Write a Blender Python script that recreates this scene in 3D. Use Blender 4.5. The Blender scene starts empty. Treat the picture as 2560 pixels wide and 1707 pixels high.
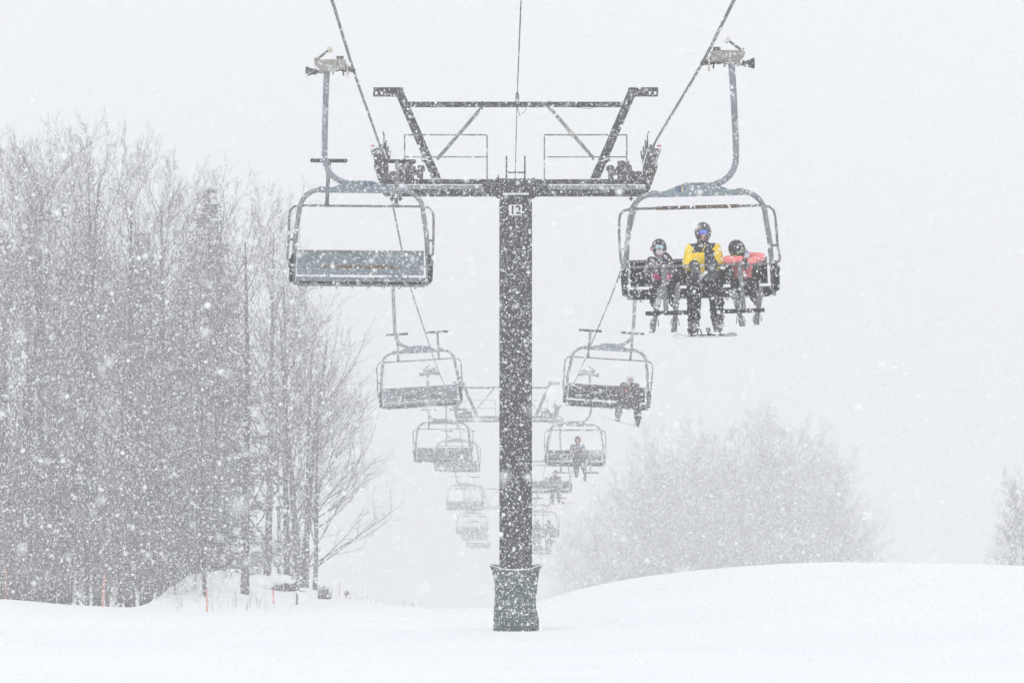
import bpy, bmesh, math, random
import numpy as np
from mathutils import Vector, Matrix, Quaternion, Euler

SC = bpy.context.scene
COL = SC.collection
R = math.radians
PI = math.pi
FPX = 6922.0                      # focal length in pixels of the 2560 px wide photograph
S = 2560 / 2352.0                 # the photograph was measured on a 2352 px wide view


def at(dx, dy, D):
    """Point at depth D from a measured picture position."""
    return Vector(((dx * S - 1280) * D / FPX, D, (853.5 - dy * S) * D / FPX))


# ------------------------------------------------------------------ materials
def new_mat(name):
    m = bpy.data.materials.new(name)
    m.use_nodes = True
    nt = m.node_tree
    b = nt.nodes['Principled BSDF']
    return m, nt, b


def mat(name, col, rough=0.7, metal=0.0, var=0.15, scale=8.0, spec=0.3, snow=0.0, rust=None, bump=0.0):
    """Procedural surface: a base colour broken up by noise; optional rust and snow dusting."""
    m, nt, b = new_mat(name)
    N, L = nt.nodes, nt.links
    tc = N.new('ShaderNodeTexCoord')
    nz = N.new('ShaderNodeTexNoise')
    nz.inputs['Scale'].default_value = scale
    nz.inputs['Detail'].default_value = 5
    L.new(tc.outputs['Object'], nz.inputs['Vector'])
    rp = N.new('ShaderNodeValToRGB')
    rp.color_ramp.elements[0].position = 0.3
    rp.color_ramp.elements[1].position = 0.7
    rp.color_ramp.elements[0].color = (*[c * (1 - var) for c in col], 1)
    rp.color_ramp.elements[1].color = (*[min(1, c * (1 + var)) for c in col], 1)
    L.new(nz.outputs['Fac'], rp.inputs['Fac'])
    out = rp.outputs['Color']
    if rust:
        n2 = N.new('ShaderNodeTexNoise')
        n2.inputs['Scale'].default_value = 3.5
        n2.inputs['Detail'].default_value = 8
        L.new(tc.outputs['Object'], n2.inputs['Vector'])
        r2 = N.new('ShaderNodeValToRGB')
        r2.color_ramp.elements[0].position = rust[1]
        r2.color_ramp.elements[1].position = rust[1] + 0.12
        L.new(n2.outputs['Fac'], r2.inputs['Fac'])
        mx = N.new('ShaderNodeMix')
        mx.data_type = 'RGBA'
        L.new(r2.outputs['Color'], mx.inputs[0])
        L.new(out, mx.inputs[6])
        mx.inputs[7].default_value = (*rust[0], 1)
        out = mx.outputs[2]
    if snow > 0:
        n3 = N.new('ShaderNodeTexNoise')
        n3.inputs['Scale'].default_value = 26
        n3.inputs['Detail'].default_value = 6
        L.new(tc.outputs['Object'], n3.inputs['Vector'])
        r3 = N.new('ShaderNodeValToRGB')
        r3.color_ramp.elements[0].position = 0.72 - snow * 0.3
        r3.color_ramp.elements[1].position = 0.78 - snow * 0.3
        L.new(n3.outputs['Fac'], r3.inputs['Fac'])
        mx = N.new('ShaderNodeMix')
        mx.data_type = 'RGBA'
        L.new(r3.outputs['Color'], mx.inputs[0])
        L.new(out, mx.inputs[6])
        mx.inputs[7].default_value = (.8, .82, .85, 1)
        out = mx.outputs[2]
    L.new(out, b.inputs['Base Color'])
    b.inputs['Roughness'].default_value = rough
    b.inputs['Metallic'].default_value = metal
    b.inputs['Specular IOR Level'].default_value = spec
    if bump:
        bp = N.new('ShaderNodeBump')
        bp.inputs['Strength'].default_value = bump
        bp.inputs['Distance'].default_value = 0.02
        L.new(nz.outputs['Fac'], bp.inputs['Height'])
        L.new(bp.outputs['Normal'], b.inputs['Normal'])
    return m


M = {}
M['galv'] = mat('galvanised_steel', (.215, .24, .265), .6, .15, .22, 5, .3, snow=.35, rust=((.22, .19, .15), .68))
M['galvpanel'] = mat('galvanised_panel', (.20, .245, .27), .65, .1, .2, 4, .3, snow=.3)
M['bar'] = mat('worn_grey_tube', (.19, .19, .195), .65, .1, .25, 6, .3, snow=.3)
M['brown'] = mat('weathered_brown_sleeve', (.13, .085, .05), .8, 0, .35, 12, .2, snow=.35)
M['rubber'] = mat('black_rubber', (.022, .022, .024), .9, 0, .2, 10, .1, snow=.25)
M['pad'] = mat('black_vinyl_pad', (.012, .012, .014), .9, 0, .2, 10, .04, snow=.3)
M['tower'] = mat('dark_painted_steel', (.013, .013, .016), .9, 0, .25, 6, .04, snow=.3)
M['grate'] = mat('catwalk_grating', (.20, .21, .22), .8, 0, .2, 30, .2, snow=.5)
M['rail'] = mat('grey_railing', (.13, .135, .14), .7, 0, .2, 10, .2, snow=.35)
M['brace'] = mat('galvanised_brace', (.17, .18, .19), .7, 0, .2, 10, .2, snow=.35)
M['sheave'] = mat('greasy_sheave_steel', (.035, .033, .03), .8, 0, .35, 14, .15, snow=.4, rust=((.10, .075, .05), .6))
M['sheavewheel'] = mat('sheave_wheel', (.11, .11, .10), .75, 0, .3, 14, .15, snow=.45)
M['grip'] = mat('grip_casting', (.30, .30, .27), .7, .1, .2, 14, .25, snow=.35, rust=((.13, .11, .08), .6))
M['gripdark'] = mat('grip_dark_steel', (.055, .055, .06), .7, 0, .3, 20, .2, snow=.35)
M['cream'] = mat('cream_nylon', (.60, .56, .48), .7, 0, .1, 20, .2)
M['rope'] = mat('steel_wire_rope', (.14, .14, .16), .7, .1, .3, 30, .2, snow=.3)
M['cable'] = mat('dark_cable', (.05, .05, .05), .7, 0, .2, 30, .2, snow=.3)
M['signwhite'] = mat('white_sign_plate', (.80, .80, .80), .6, 0, .03, 10)
M['ink'] = mat('black_numerals', (.02, .02, .02), .7, 0, .1, 10, .1)
M['blueink'] = mat('blue_numerals', (.03, .05, .26), .7, 0, .2, 20, .1)
M['yellowink'] = mat('yellow_sticker', (.5, .46, .22), .7, 0, .1, 20, .1)
M['tape'] = mat('pale_tape', (.5, .49, .44), .7, 0, .1, 20)
M['red'] = mat('red_tag', (.5, .09, .08), .7, 0, .1, 20)
M['tealstrap'] = mat('teal_strap', (.05, .2, .2), .7, 0, .1, 20)
M['padcloth'] = mat('grey_green_pad_cloth', (.045, .075, .072), .85, 0, .3, 6, .12, snow=.4, bump=.3)
M['orange'] = mat('orange_marker', (.70, .20, .14), .7, 0, .1, 6, .2)
M['post'] = mat('weathered_post', (.10, .09, .08), .9, 0, .25, 12, .1)
M['bark'] = mat('grey_brown_bark', (.062, .055, .052), .95, 0, .35, 3, .08, snow=.12)
M['twig'] = mat('bare_twigs', (.17, .155, .16), .95, 0, .25, 1.5, .05, snow=.15)
M['needle'] = mat('conifer_needles', (.13, .135, .13), .9, 0, .4, 1.2, .05, snow=.5)
M['weed'] = mat('dead_weed_stalks', (.16, .12, .09), .9, 0, .3, 3, .05)
M['skin'] = mat('skin', (.42, .25, .19), .55, 0, .08, 12, .3)
M['lips'] = mat('lips', (.30, .13, .11), .55, 0, .08, 12, .3)
M['hair'] = mat('brown_hair', (.09, .05, .03), .6, 0, .4, 40, .3)
M['yellow'] = mat('yellow_jacket', (.93, .66, .015), .8, 0, .10, 9, .2, snow=.12, bump=.6)
M['blackcloth'] = mat('black_jacket_cloth', (.025, .026, .03), .85, 0, .25, 9, .12, snow=.25, bump=.6)
M['pants'] = mat('black_snow_trousers', (.014, .015, .020), .9, 0, .3, 8, .04, snow=.3, bump=.5)
M['darkpurple'] = mat('dark_plum_jacket', (.045, .032, .055), .85, 0, .25, 8, .1, snow=.3, bump=.4)
M['navy'] = mat('navy_jacket', (.03, .04, .08), .85, 0, .25, 8, .1, snow=.3, bump=.4)
M['coral'] = mat('coral_jacket', (.85, .25, .24), .8, 0, .08, 9, .2, snow=.12, bump=.5)
M['helmetblack'] = mat('matt_black_helmet', (.028, .028, .03), .5, 0, .2, 9, .35, snow=.3)
M['helmetgrey'] = mat('dark_grey_helmet', (.07, .07, .07), .55, 0, .25, 9, .3, snow=.38)
M['helmetwhite'] = mat('white_helmet', (.75, .76, .78), .5, 0, .04, 9, .35)
M['pinkpom'] = mat('pink_earpiece', (.65, .05, .2), .8, 0, .15, 12, .1)
M['mask'] = mat('pale_lilac_face_mask', (.62, .55, .66), .8, 0, .12, 14, .1)
M['pinkglove'] = mat('pink_gloves', (.42, .03, .13), .8, 0, .2, 12, .1, snow=.2)
M['greyglove'] = mat('charcoal_gloves', (.065, .07, .085), .8, 0, .25, 12, .12, snow=.35)
M['boot'] = mat('dark_snow_boot', (.11, .11, .12), .7, 0, .4, 9, .2, snow=.5)
M['skiboot'] = mat('grey_ski_boot', (.16, .16, .17), .6, 0, .3, 9, .3, snow=.35)
M['ski'] = mat('grey_ski_base', (.17, .17, .185), .6, 0, .3, 7, .25, snow=.4)
M['board'] = mat('pale_board_topsheet', (.74, .75, .76), .6, 0, .2, 4, .3, snow=.4)
M['boardedge'] = mat('yellow_grey_board_edge', (.30, .28, .14), .6, 0, .4, 6, .3)
M['redboard'] = mat('red_board', (.5, .06, .05), .6, 0, .2, 6, .3)
M['lime'] = mat('lime_strap', (.35, .55, .05), .7, 0, .1, 10, .2)
M['lilac'] = mat('lilac_collar', (.50, .48, .68), .8, 0, .15, 10, .1)
M['snowcap'] = mat('settled_snow', (.86, .87, .90), .85, 0, .03, 4, .2)


def lens_mat(name, c1, c2):
    m, nt, b = new_mat(name)
    N, L = nt.nodes, nt.links
    tc = N.new('ShaderNodeTexCoord')
    nz = N.new('ShaderNodeTexNoise')
    nz.inputs['Scale'].default_value = 14
    L.new(tc.outputs['Object'], nz.inputs['Vector'])
    rp = N.new('ShaderNodeValToRGB')
    rp.color_ramp.elements[0].position = .4
    rp.color_ramp.elements[1].position = .6
    rp.color_ramp.elements[0].color = (*c1, 1)
    rp.color_ramp.elements[1].color = (*c2, 1)
    L.new(nz.outputs['Fac'], rp.inputs['Fac'])
    L.new(rp.outputs['Color'], b.inputs['Base Color'])
    b.inputs['Metallic'].default_value = .75
    b.inputs['Roughness'].default_value = .3
    return m


M['lensblue'] = lens_mat('mirrored_violet_blue_lens', (.20, .14, .85), (.22, .40, .95))
M['lensteal'] = lens_mat('mirrored_pale_teal_lens', (.30, .60, .66), (.70, .80, .78))
M['lensorange'] = lens_mat('mirrored_orange_lens', (.8, .28, .08), (.85, .4, .2))


def floral():
    m, nt, b = new_mat('floral_print_cloth')
    N, L = nt.nodes, nt.links
    tc = N.new('ShaderNodeTexCoord')
    v = N.new('ShaderNodeTexVoronoi')
    v.inputs['Scale'].default_value = 24
    L.new(tc.outputs['Object'], v.inputs['Vector'])
    hs = N.new('ShaderNodeHueSaturation')
    hs.inputs['Saturation'].default_value = .55
    hs.inputs['Value'].default_value = .9
    L.new(v.outputs['Color'], hs.inputs['Color'])
    ad = N.new('ShaderNodeMix'); ad.data_type = 'RGBA'
    ad.inputs[0].default_value = .45
    L.new(hs.outputs['Color'], ad.inputs[6]); ad.inputs[7].default_value = (.6, .52, .68, 1)
    rp = N.new('ShaderNodeValToRGB')
    rp.color_ramp.interpolation = 'CONSTANT'
    rp.color_ramp.elements[0].color = (1, 1, 1, 1)
    rp.color_ramp.elements[1].position = .40
    rp.color_ramp.elements[1].color = (0, 0, 0, 1)
    L.new(v.outputs['Distance'], rp.inputs['Fac'])
    mx = N.new('ShaderNodeMix')
    mx.data_type = 'RGBA'
    L.new(rp.outputs['Color'], mx.inputs[0])
    mx.inputs[6].default_value = (.03, .025, .05, 1)
    L.new(ad.outputs[2], mx.inputs[7])
    L.new(mx.outputs[2], b.inputs['Base Color'])
    b.inputs['Roughness'].default_value = .85
    return m


M['floral'] = floral()


def snow_ground_mat():
    m, nt, b = new_mat('fresh_snow_ground')
    N, L = nt.nodes, nt.links
    tc = N.new('ShaderNodeTexCoord')
    n1 = N.new('ShaderNodeTexNoise')
    n1.inputs['Scale'].default_value = .35
    n1.inputs['Detail'].default_value = 6
    mp = N.new('ShaderNodeMapping')
    mp.inputs['Scale'].default_value = (.5, 1.6, 1)
    L.new(tc.outputs['Object'], mp.inputs['Vector'])
    L.new(mp.outputs['Vector'], n1.inputs['Vector'])
    n2 = N.new('ShaderNodeTexNoise')
    n2.inputs['Scale'].default_value = 9
    n2.inputs['Detail'].default_value = 8
    L.new(tc.outputs['Object'], n2.inputs['Vector'])
    rp = N.new('ShaderNodeValToRGB')
    rp.color_ramp.elements[0].position = .35
    rp.color_ramp.elements[1].position = .65
    rp.color_ramp.elements[0].color = (.87, .885, .915, 1)
    rp.color_ramp.elements[1].color = (.90, .91, .93, 1)
    L.new(n1.outputs['Fac'], rp.inputs['Fac'])
    L.new(rp.outputs['Color'], b.inputs['Base Color'])
    b.inputs['Roughness'].default_value = .9
    b.inputs['Specular IOR Level'].default_value = .15
    ad = N.new('ShaderNodeMath')
    ad.operation = 'MULTIPLY_ADD'
    L.new(n1.outputs['Fac'], ad.inputs[0])
    ad.inputs[1].default_value = 6
    L.new(n2.outputs['Fac'], ad.inputs[2])
    bp = N.new('ShaderNodeBump')
    bp.inputs['Strength'].default_value = .35
    bp.inputs['Distance'].default_value = .06
    L.new(ad.outputs[0], bp.inputs['Height'])
    L.new(bp.outputs['Normal'], b.inputs['Normal'])
    return m


M['ground'] = snow_ground_mat()


# ------------------------------------------------------------------ mesh builder
class MB:
    def __init__(s):
        s.v = []
        s.f = []
        s.m = []
        s.cur = 0

    def add(s, vs, fs):
        o = len(s.v)
        s.v += [tuple(p) for p in vs]
        s.f += [tuple(i + o for i in f) for f in fs]
        s.m += [s.cur] * len(fs)
        return s

    def box(s, c, d, rot=None, bev=0.0):
        cx, cy, cz = c
        hx, hy, hz = d[0] / 2, d[1] / 2, d[2] / 2
        b = min(bev, hx * .9, hy * .9, hz * .9)
        vs, fs = [], []
        if b <= 0:
            for x in (-hx, hx):
                for y in (-hy, hy):
                    for z in (-hz, hz):
                        vs.append(Vector((x, y, z)))
            fs = [(0, 1, 3, 2), (4, 6, 7, 5), (0, 4, 5, 1), (2, 3, 7, 6), (0, 2, 6, 4), (1, 5, 7, 3)]
        else:
            bm = bmesh.new()
            bmesh.ops.create_cube(bm, size=1)
            for q in bm.verts:
                q.co = Vector((q.co.x * 2 * hx, q.co.y * 2 * hy, q.co.z * 2 * hz))
            bmesh.ops.bevel(bm, geom=bm.edges[:] + bm.verts[:], offset=b, segments=2, profile=.5, affect='EDGES')
            bm.verts.index_update()
            vs = [q.co.copy() for q in bm.verts]
            fs = [tuple(q.index for q in f.verts) for f in bm.faces]
            bm.free()
        if rot is not None:
            vs = [rot @ q for q in vs]
        return s.add([q + Vector(c) for q in vs], fs)

    def tube(s, pts, r, n=8, cap=True):
        pts = [Vector(p) for p in pts]
        if not hasattr(r, '__len__'):
            r = [r] * len(pts)
        vs, fs = [], []
        prev = None
        for i, p in enumerate(pts):
            t = (pts[min(i + 1, len(pts) - 1)] - pts[max(i - 1, 0)])
            if t.length < 1e-9:
                t = Vector((0, 0, 1))
            t.normalize()
            if prev is None:
                a = Vector((0, 1, 0)) if abs(t.y) < .9 else Vector((1, 0, 0))
                u = t.cross(a).normalized()
            else:
                u = (prev - t * prev.dot(t)).normalized()
            prev = u
            w = t.cross(u)
            for k in range(n):
                an = 2 * PI * k / n
                vs.append(p + (u * math.cos(an) + w * math.sin(an)) * r[i])
        for i in range(len(pts) - 1):
            for k in range(n):
                a, b = i * n + k, i * n + (k + 1) % n
                fs.append((a, b, b + n, a + n))
        if cap:
            fs.append(tuple(range(n - 1, -1, -1)))
            fs.append(tuple((len(pts) - 1) * n + k for k in range(n)))
        return s.add(vs, fs)

    def bar(s, a, b, w, h, up=(0, 0, 1)):
        """Square bar from a to b; w across, h along 'up'."""
        a, b = Vector(a), Vector(b)
        t = (b - a).normalized()
        u = Vector(up)
        x = t.cross(u).normalized()
        u = x.cross(t).normalized()
        vs = []
        for p in (a, b):
            for sx, sz in ((-1, -1), (1, -1), (1, 1), (-1, 1)):
                vs.append(p + x * sx * w / 2 + u * sz * h / 2)
        return s.add(vs, [(3, 2, 1, 0), (4, 5, 6, 7), (0, 1, 5, 4), (1, 2, 6, 5), (2, 3, 7, 6), (3, 0, 4, 7)])

    def ell(s, c, r, n=12, m=8, rot=None):
        vs, fs = [], []
        if not hasattr(r, '__len__'):
            r = (r, r, r)
        for j in range(m + 1):
            th = PI * j / m
            for i in range(n):
                ph = 2 * PI * i / n
                q = Vector((r[0] * math.sin(th) * math.cos(ph), r[1] * math.sin(th) * math.sin(ph), r[2] * math.cos(th)))
                if rot is not None:
                    q = rot @ q
                vs.append(q + Vector(c))
        for j in range(m):
            for i in range(n):
                a, b = j * n + i, j * n + (i + 1) % n
                if j == 0:
                    fs.append((a, a + n, b + n))
                elif j == m - 1:
                    fs.append((a, a + n, b))
                else:
                    fs.append((a, a + n, b + n, b))
        return s.add(vs, fs)

    def prism(s, outline, y0, y1):
        """Outline in (x, z) extruded along y."""
        n = len(outline)
        vs = [Vector((x, y0, z)) for x, z in outline] + [Vector((x, y1, z)) for x, z in outline]
        fs = [tuple(range(n)), tuple(range(2 * n - 1, n - 1, -1))]
        for i in range(n):
            j = (i + 1) % n
            fs.append((i, i + n, j + n, j))
        return s.add(vs, fs)

    def mesh(s, name, mats, smooth=True):
        me = bpy.data.meshes.new(name)
        me.from_pydata(s.v, [], s.f)
        if not isinstance(mats, (list, tuple)):
            mats = [mats]
        for q in mats:
            me.materials.append(q)
        if len(mats) > 1:
            me.polygons.foreach_set('material_index', s.m)
        me.update()
        if smooth and len(me.polygons):
            me.polygons.foreach_set('use_smooth', [True] * len(me.polygons))
            try:
                me.set_sharp_from_angle(angle=R(38))
            except Exception:
                pass
        return me

    def build(s, name, mats, parent=None, smooth=True, loc=None):
        o = bpy.data.objects.new(name, s.mesh(name, mats, smooth))
        COL.objects.link(o)
        if parent is not None:
            o.parent = parent
        if loc is not None:
            o.location = loc
        return o


def tag(o, label=None, cat=None, group=None, kind=None):
    if label: o['label'] = label
    if cat: o['category'] = cat
    if group: o['group'] = group
    if kind: o['kind'] = kind
    return o


def empty(name, loc=(0, 0, 0), rot=(0, 0, 0)):
    o = bpy.data.objects.new(name, None)
    o.empty_display_size = .3
    COL.objects.link(o)
    o.location = loc
    o.rotation_euler = rot
    return o


def copy_tree(o, parent=None, drop=()):
    c = o.copy()
    COL.objects.link(c)
    c.parent = parent
    for ch in list(o.children):
        if ch.name.split('.')[0] not in drop:
            copy_tree(ch, c, drop)
    return c


def arc(cx, cz, r, a0, a1, n, y=0.0):
    return [(cx + r * math.cos(a0 + (a1 - a0) * i / n), y, cz + r * math.sin(a0 + (a1 - a0) * i / n)) for i in range(n + 1)]


def text_mesh(name, body, size, m, parent, matrix, ext=.002):
    cu = bpy.data.curves.new(name, 'FONT')
    cu.body = body
    cu.size = size
    cu.align_x = 'CENTER'
    cu.align_y = 'CENTER'
    cu.extrude = ext
    cu.offset = size * .035
    t = bpy.data.objects.new(name, cu)
    COL.objects.link(t)
    dg = bpy.context.evaluated_depsgraph_get()
    me = bpy.data.meshes.new_from_object(t.evaluated_get(dg))
    bpy.data.objects.remove(t)
    me.materials.clear()
    me.materials.append(m)
    o = bpy.data.objects.new(name, me)
    COL.objects.link(o)
    o.parent = parent
    o.matrix_local = matrix
    return o


# ------------------------------------------------------------------ ground
def interp(x, xs, ys):
    return np.interp(x, xs, ys)


X80 = [(d * S - 1280) * 80 / FPX for d in (-400, 0, 60, 120, 250, 370, 480, 600, 800, 1060, 1190, 1240, 1320, 1400, 1500, 1600, 1700, 1800, 1900, 2100, 2352, 2800)]
Y80 = [1378, 1374, 1378, 1384, 1392, 1405, 1406, 1404, 1400, 1395, 1390, 1379, 1355, 1338, 1320, 1306, 1297, 1292, 1290, 1293, 1300, 1312]
Z80 = [-(y * S - 853.5) / FPX * 80 for y in Y80]
X92 = [(d * S - 1280) * 92 / FPX for d in (-400, 0, 385, 408, 432, 500, 560, 620, 690, 740, 900, 1000, 1100)]
Y92 = [1418, 1418, 1416, 1385, 1324, 1326, 1335, 1350, 1358, 1372, 1384, 1394, 1440]
Z92 = [-(y * S - 853.5) / FPX * 92 for y in Y92]


def ground_z(x, y):
    x = np.asarray(x, float)
    y = np.asarray(y, float)
    z0 = -(1.45 + .077 * y)
    z30 = -3.72 + 0 * x
    z55 = -(1.3 + .08 * 55) + .12 * np.interp(x, [-12, -2, 3, 12], [.6, 0, .5, 3.0])
    z80 = np.interp(x, X80, Z80)
    z92 = np.where(x < -2.6, np.interp(x, X92, Z92), z80 - 12 * .15)
    z130 = np.where(x < -9, -13.0, -15.0) + np.interp(x, [-9, -2], [0, 0]) - np.interp(x, [-12, -6], [0, 1.0])
    z130 = np.interp(x, [-14, -4, 40], [-13.0, -15.2, -15.6])
    z250 = -33 + 0 * x
    z650 = -60 + 0 * x
    ks = [-80, 30, 55, 80, 92, 130, 250, 650]
    zs = [-(1.45 + .077 * -80) * 0 + 4.6 + 0 * x, z30, z55, z80, z92, z130, z250, z650]
    out = np.zeros_like(x)
    for i in range(len(ks) - 1):
        t = np.clip((y - ks[i]) / (ks[i + 1] - ks[i]), 0, 1)
        if i in (2, 3):
            t = t * t * (3 - 2 * t) * .4 + t * .6
        seg = zs[i] * (1 - t) + zs[i + 1] * t
        out = np.where((y >= ks[i]) & (y <= ks[i + 1]), seg, out)
    out = np.where(y < 30, -(1.45 + .077 * y) + .04 * (y / 30), out)
    return out


def gz(x, y):
    return float(ground_z(np.array([x]), np.array([y]))[0])


def build_ground():
    xs = np.unique(np.round(np.concatenate([np.linspace(-300, -30, 40), np.linspace(-30, 30, 241), np.linspace(30, 300, 40)]), 3))
    ys = np.unique(np.round(np.concatenate([np.linspace(-80, 20, 30), np.linspace(20, 110, 260), np.linspace(110, 260, 60), np.linspace(260, 650, 40)]), 3))
    X, Y = np.meshgrid(xs, ys)
    Z = ground_z(X, Y)
    rs = np.random.RandomState(4)
    for _ in range(26):
        k = rs.uniform(.15, 1.6)
        a = rs.uniform(0, PI)
        Z += .022 / (k + .3) * np.sin(k * (X * math.cos(a) + Y * math.sin(a)) + rs.uniform(0, 6.28)) * np.interp(Y, [0, 30, 70, 84], [1, .8, .3, .25])
    rr_ = np.sqrt((X - .11) ** 2 + (Y - 52.8) ** 2)
    Z += .07 * np.exp(-((rr_ - 1.1) / .45) ** 2) - .10 * np.exp(-((rr_ - .35) / .35) ** 2)
    # lumpy snow among the trees
    for _ in range(60):
        x, y, w, h = rs.uniform(-10.3, -4.5), rs.uniform(85, 100), rs.uniform(.4, 1.1), rs.uniform(.04, .16)
        Z += h * np.exp(-((X - x) ** 2 + (Y - y) ** 2) / w ** 2)
    n, m = len(xs), len(ys)
    vs = np.stack([X, Y, Z], -1).reshape(-1, 3)
    idx = np.arange(n * m).reshape(m, n)
    fs = np.stack([idx[:-1, :-1], idx[:-1, 1:], idx[1:, 1:], idx[1:, :-1]], -1).reshape(-1, 4)
    me = bpy.data.meshes.new('snow_ground')
    me.from_pydata(vs.tolist(), [], fs.tolist())
    me.materials.append(M['ground'])
    me.polygons.foreach_set('use_smooth', [True] * len(me.polygons))
    o = bpy.data.objects.new('snow_ground', me)
    COL.objects.link(o)
    tag(o, 'smooth white fresh snow slope falling away under the chairlift', kind='structure')
    return o


build_ground()

# ------------------------------------------------------------------ chairs
PIV = Vector((0, 0.0, .72))


def arm_dir(deg):
    """Direction in the chair's side plane; 0 = straight ahead of the riders, 90 = up."""
    return Vector((0, -math.cos(R(deg)), math.sin(R(deg))))


def make_chair(lowered):
    root = empty('lift_chair')
    g = M['galv']
    # main bail: one bent tube
    b = MB()
    pts = [(-1.04, .04, .06), (-1.03, .04, .35), (-1.0, .03, .8), (-.95, .01, 1.13)]
    pts += [(-.62 + .325 * math.cos(a), 0, 1.155 + .325 * math.sin(a)) for a in [PI * (1 - .5 * t / 7) for t in range(1, 8)]]
    pts += [(-.3, 0, 1.482), (0, 0, 1.482)]
    full = pts + [(-x, y, z) for x, y, z in reversed(pts[:-1])]
    b.tube(full, .037, 10)
    for sx in (-1, 1):
        b.bar((sx * 1.0, .05, .05), (sx * 1.0, -.44, .03), .05, .05)
        b.box((sx * .60, 0, 1.482), (.10, .09, .095), bev=.01)
    b.build('bail_frame', g, root)
    # hanger plate
    p = MB()
    p.prism([(-.55, 1.435), (.55, 1.435), (.55, 1.475), (.26, 1.595), (.18, 1.612), (-.18, 1.612), (-.26, 1.595), (-.55, 1.475)], -.052, .052)
    p.box((-.02, 0, 1.617), (.32, .12, .012))
    for sx in (-.42, -.14, .14, .42):
        p.ell((sx, -.054, 1.462), (.016, .01, .016), 8, 4)
        p.ell((sx, .054, 1.462), (.016, .01, .016), 8, 4)
    pl = p.build('hanger_plate', M['galvpanel'], root)
    h = MB()
    h.tube([(.02, 0, 1.56), (.16, 0, 1.57), (.28, 0, 1.60), (.38, 0, 1.645), (.46, 0, 1.71), (.515, 0, 1.79), (.55, 0, 1.89), (.562, 0, 2.0),
            (.560, 0, 2.3), (.552, 0, 2.7), (.54, 0, 3.1), (.53, 0, 3.30)], [.044] * 8 + [.045, .046, .047, .047], 12)
    h.build('hanger_arm', g, root)
    # grip
    gr = MB()
    gx = .53
    gr.prism([(gx - .28, 3.315), (gx + .12, 3.315), (gx + .175, 3.36), (gx + .195, 3.42), (gx + .17, 3.465), (gx + .1, 3.455), (gx - .12, 3.462), (gx - .28, 3.455)], -.07, .07)
    gr.box((gx - .24, 0, 3.38), (.10, .19, .15), bev=.015)
    gr.box((gx - .04, -.075, 3.335), (.34, .02, .02))
    gr.box((gx, 0, 3.30), (.20, .13, .055), bev=.01)
    gr.box((gx - .095, 0, 3.27), (.022, .11, .075))
    gr.box((gx + .09, 0, 3.272), (.07, .10, .062), bev=.012)
    gr.ell((gx + .165, 0, 3.455), (.035, .085, .035), 10, 6)
    gp = gr.build('rope_grip', M['grip'], root)
    q = MB()
    q.tube([(gx + .15, 0, 3.46), (gx - .03, 0, 3.60)], .019, 8)
    q.build('grip_lever', M['bar'], gp)
    q = MB()
    t = Vector((-.79, 0, .61))
    q.tube([Vector((gx - .03, 0, 3.595)) - t * .01, Vector((gx - .03, 0, 3.595)) + t * .05], .048, 14)
    q.build('lever_roller', M['cream'], gp)
    q = MB()
    q.box((gx - .20, 0, 3.488), (.105, .11, .048), bev=.006)
    q.bar((gx - .20, 0, 3.47), (gx - .20, 0, 3.29), .05, .05, up=(0, 1, 0))
    q.prism([(gx - .22, 3.30), (gx - .10, 3.30), (gx - .14, 3.275), (gx - .25, 3.285)], -.05, .05)
    q.tube([(gx - .235, 0, 3.30), (gx - .255, 0, 3.24), (gx - .25, 0, 3.215)], .012, 6)
    q.tube([(gx - .21, 0, 3.32), (gx - .30, 0, 3.32), (gx - .36, 0, 3.30), (gx - .395, 0, 3.30)], [.03, .055, .036, .034], 8)
    q.box((gx - .40, 0, 3.30), (.055, .22, .06), bev=.014)
    q.build('grip_jaw', M['gripdark'], gp)
    q = MB()
    q.box((gx - .315, 0, 3.285), (.024, .12, .21), bev=.008)
    q.build('guide_fin', M['cream'], gp)
    q = MB()
    q.tube([(gx + .12, 0, 3.272), (gx + .155, 0, 3.272)], .022, 10)
    q.tube([(gx + .155, 0, 3.272), (gx + .23, 0, 3.272), (gx + .312, 0, 3.272), (gx + .322, 0, 3.272)], [.046, .046, .078, .074], 14)
    q.build('roller_cone', M['gripdark'], gp)
    # backrest
    k = MB()
    lean = Matrix.Rotation(R(-10), 3, 'X')
    k.box((0, .135, .365), (1.93, .03, .35), lean)
    for fx in (-.89, -.56, 0, .86):
        k.box((fx, .157, .378), (.03, .02, .34), lean)
    for fx in (-.5, .5):
        k.bar((fx, .12, .22), (fx, -.02, .05), .05, .04)
    bk = k.build('backrest', M['galvpanel'], root)
    q = MB()
    q.bar((-.97, .17, .552), (.97, .17, .552), .045, .034)
    q.build('top_rail', M['bar'], bk)
    q = MB()
    for c in (-.725, -.242, .242, .725):
        q.box((c, .092, .375), (.470, .05, .32), lean, bev=.02)
    q.build('back_pad', M['pad'], bk)
    # seat
    q = MB()
    q.box((0, -.22, .075), (1.94, .50, .10), Matrix.Rotation(R(4), 3, 'X'), bev=.035)
    st = q.build('seat', M['pad'], root)
    q = MB()
    q.bar((-.99, .03, .118), (.99, .03, .118), .035, .065)
    q.bar((-.97, -.05, .018), (.97, -.05, .018), .03, .03)
    q.build('seat_frame', M['galv'], st)
    for i in range(8):
        x = -.84 + i * .24
        q = MB()
        q.tube([(x, -.06, .02), (x, -.06, -.02), (x + .02, -.06, -.028), (x + .03, -.06, -.012)], .008, 5)
        q.build('seat_hook', M['bar'], st)
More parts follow.
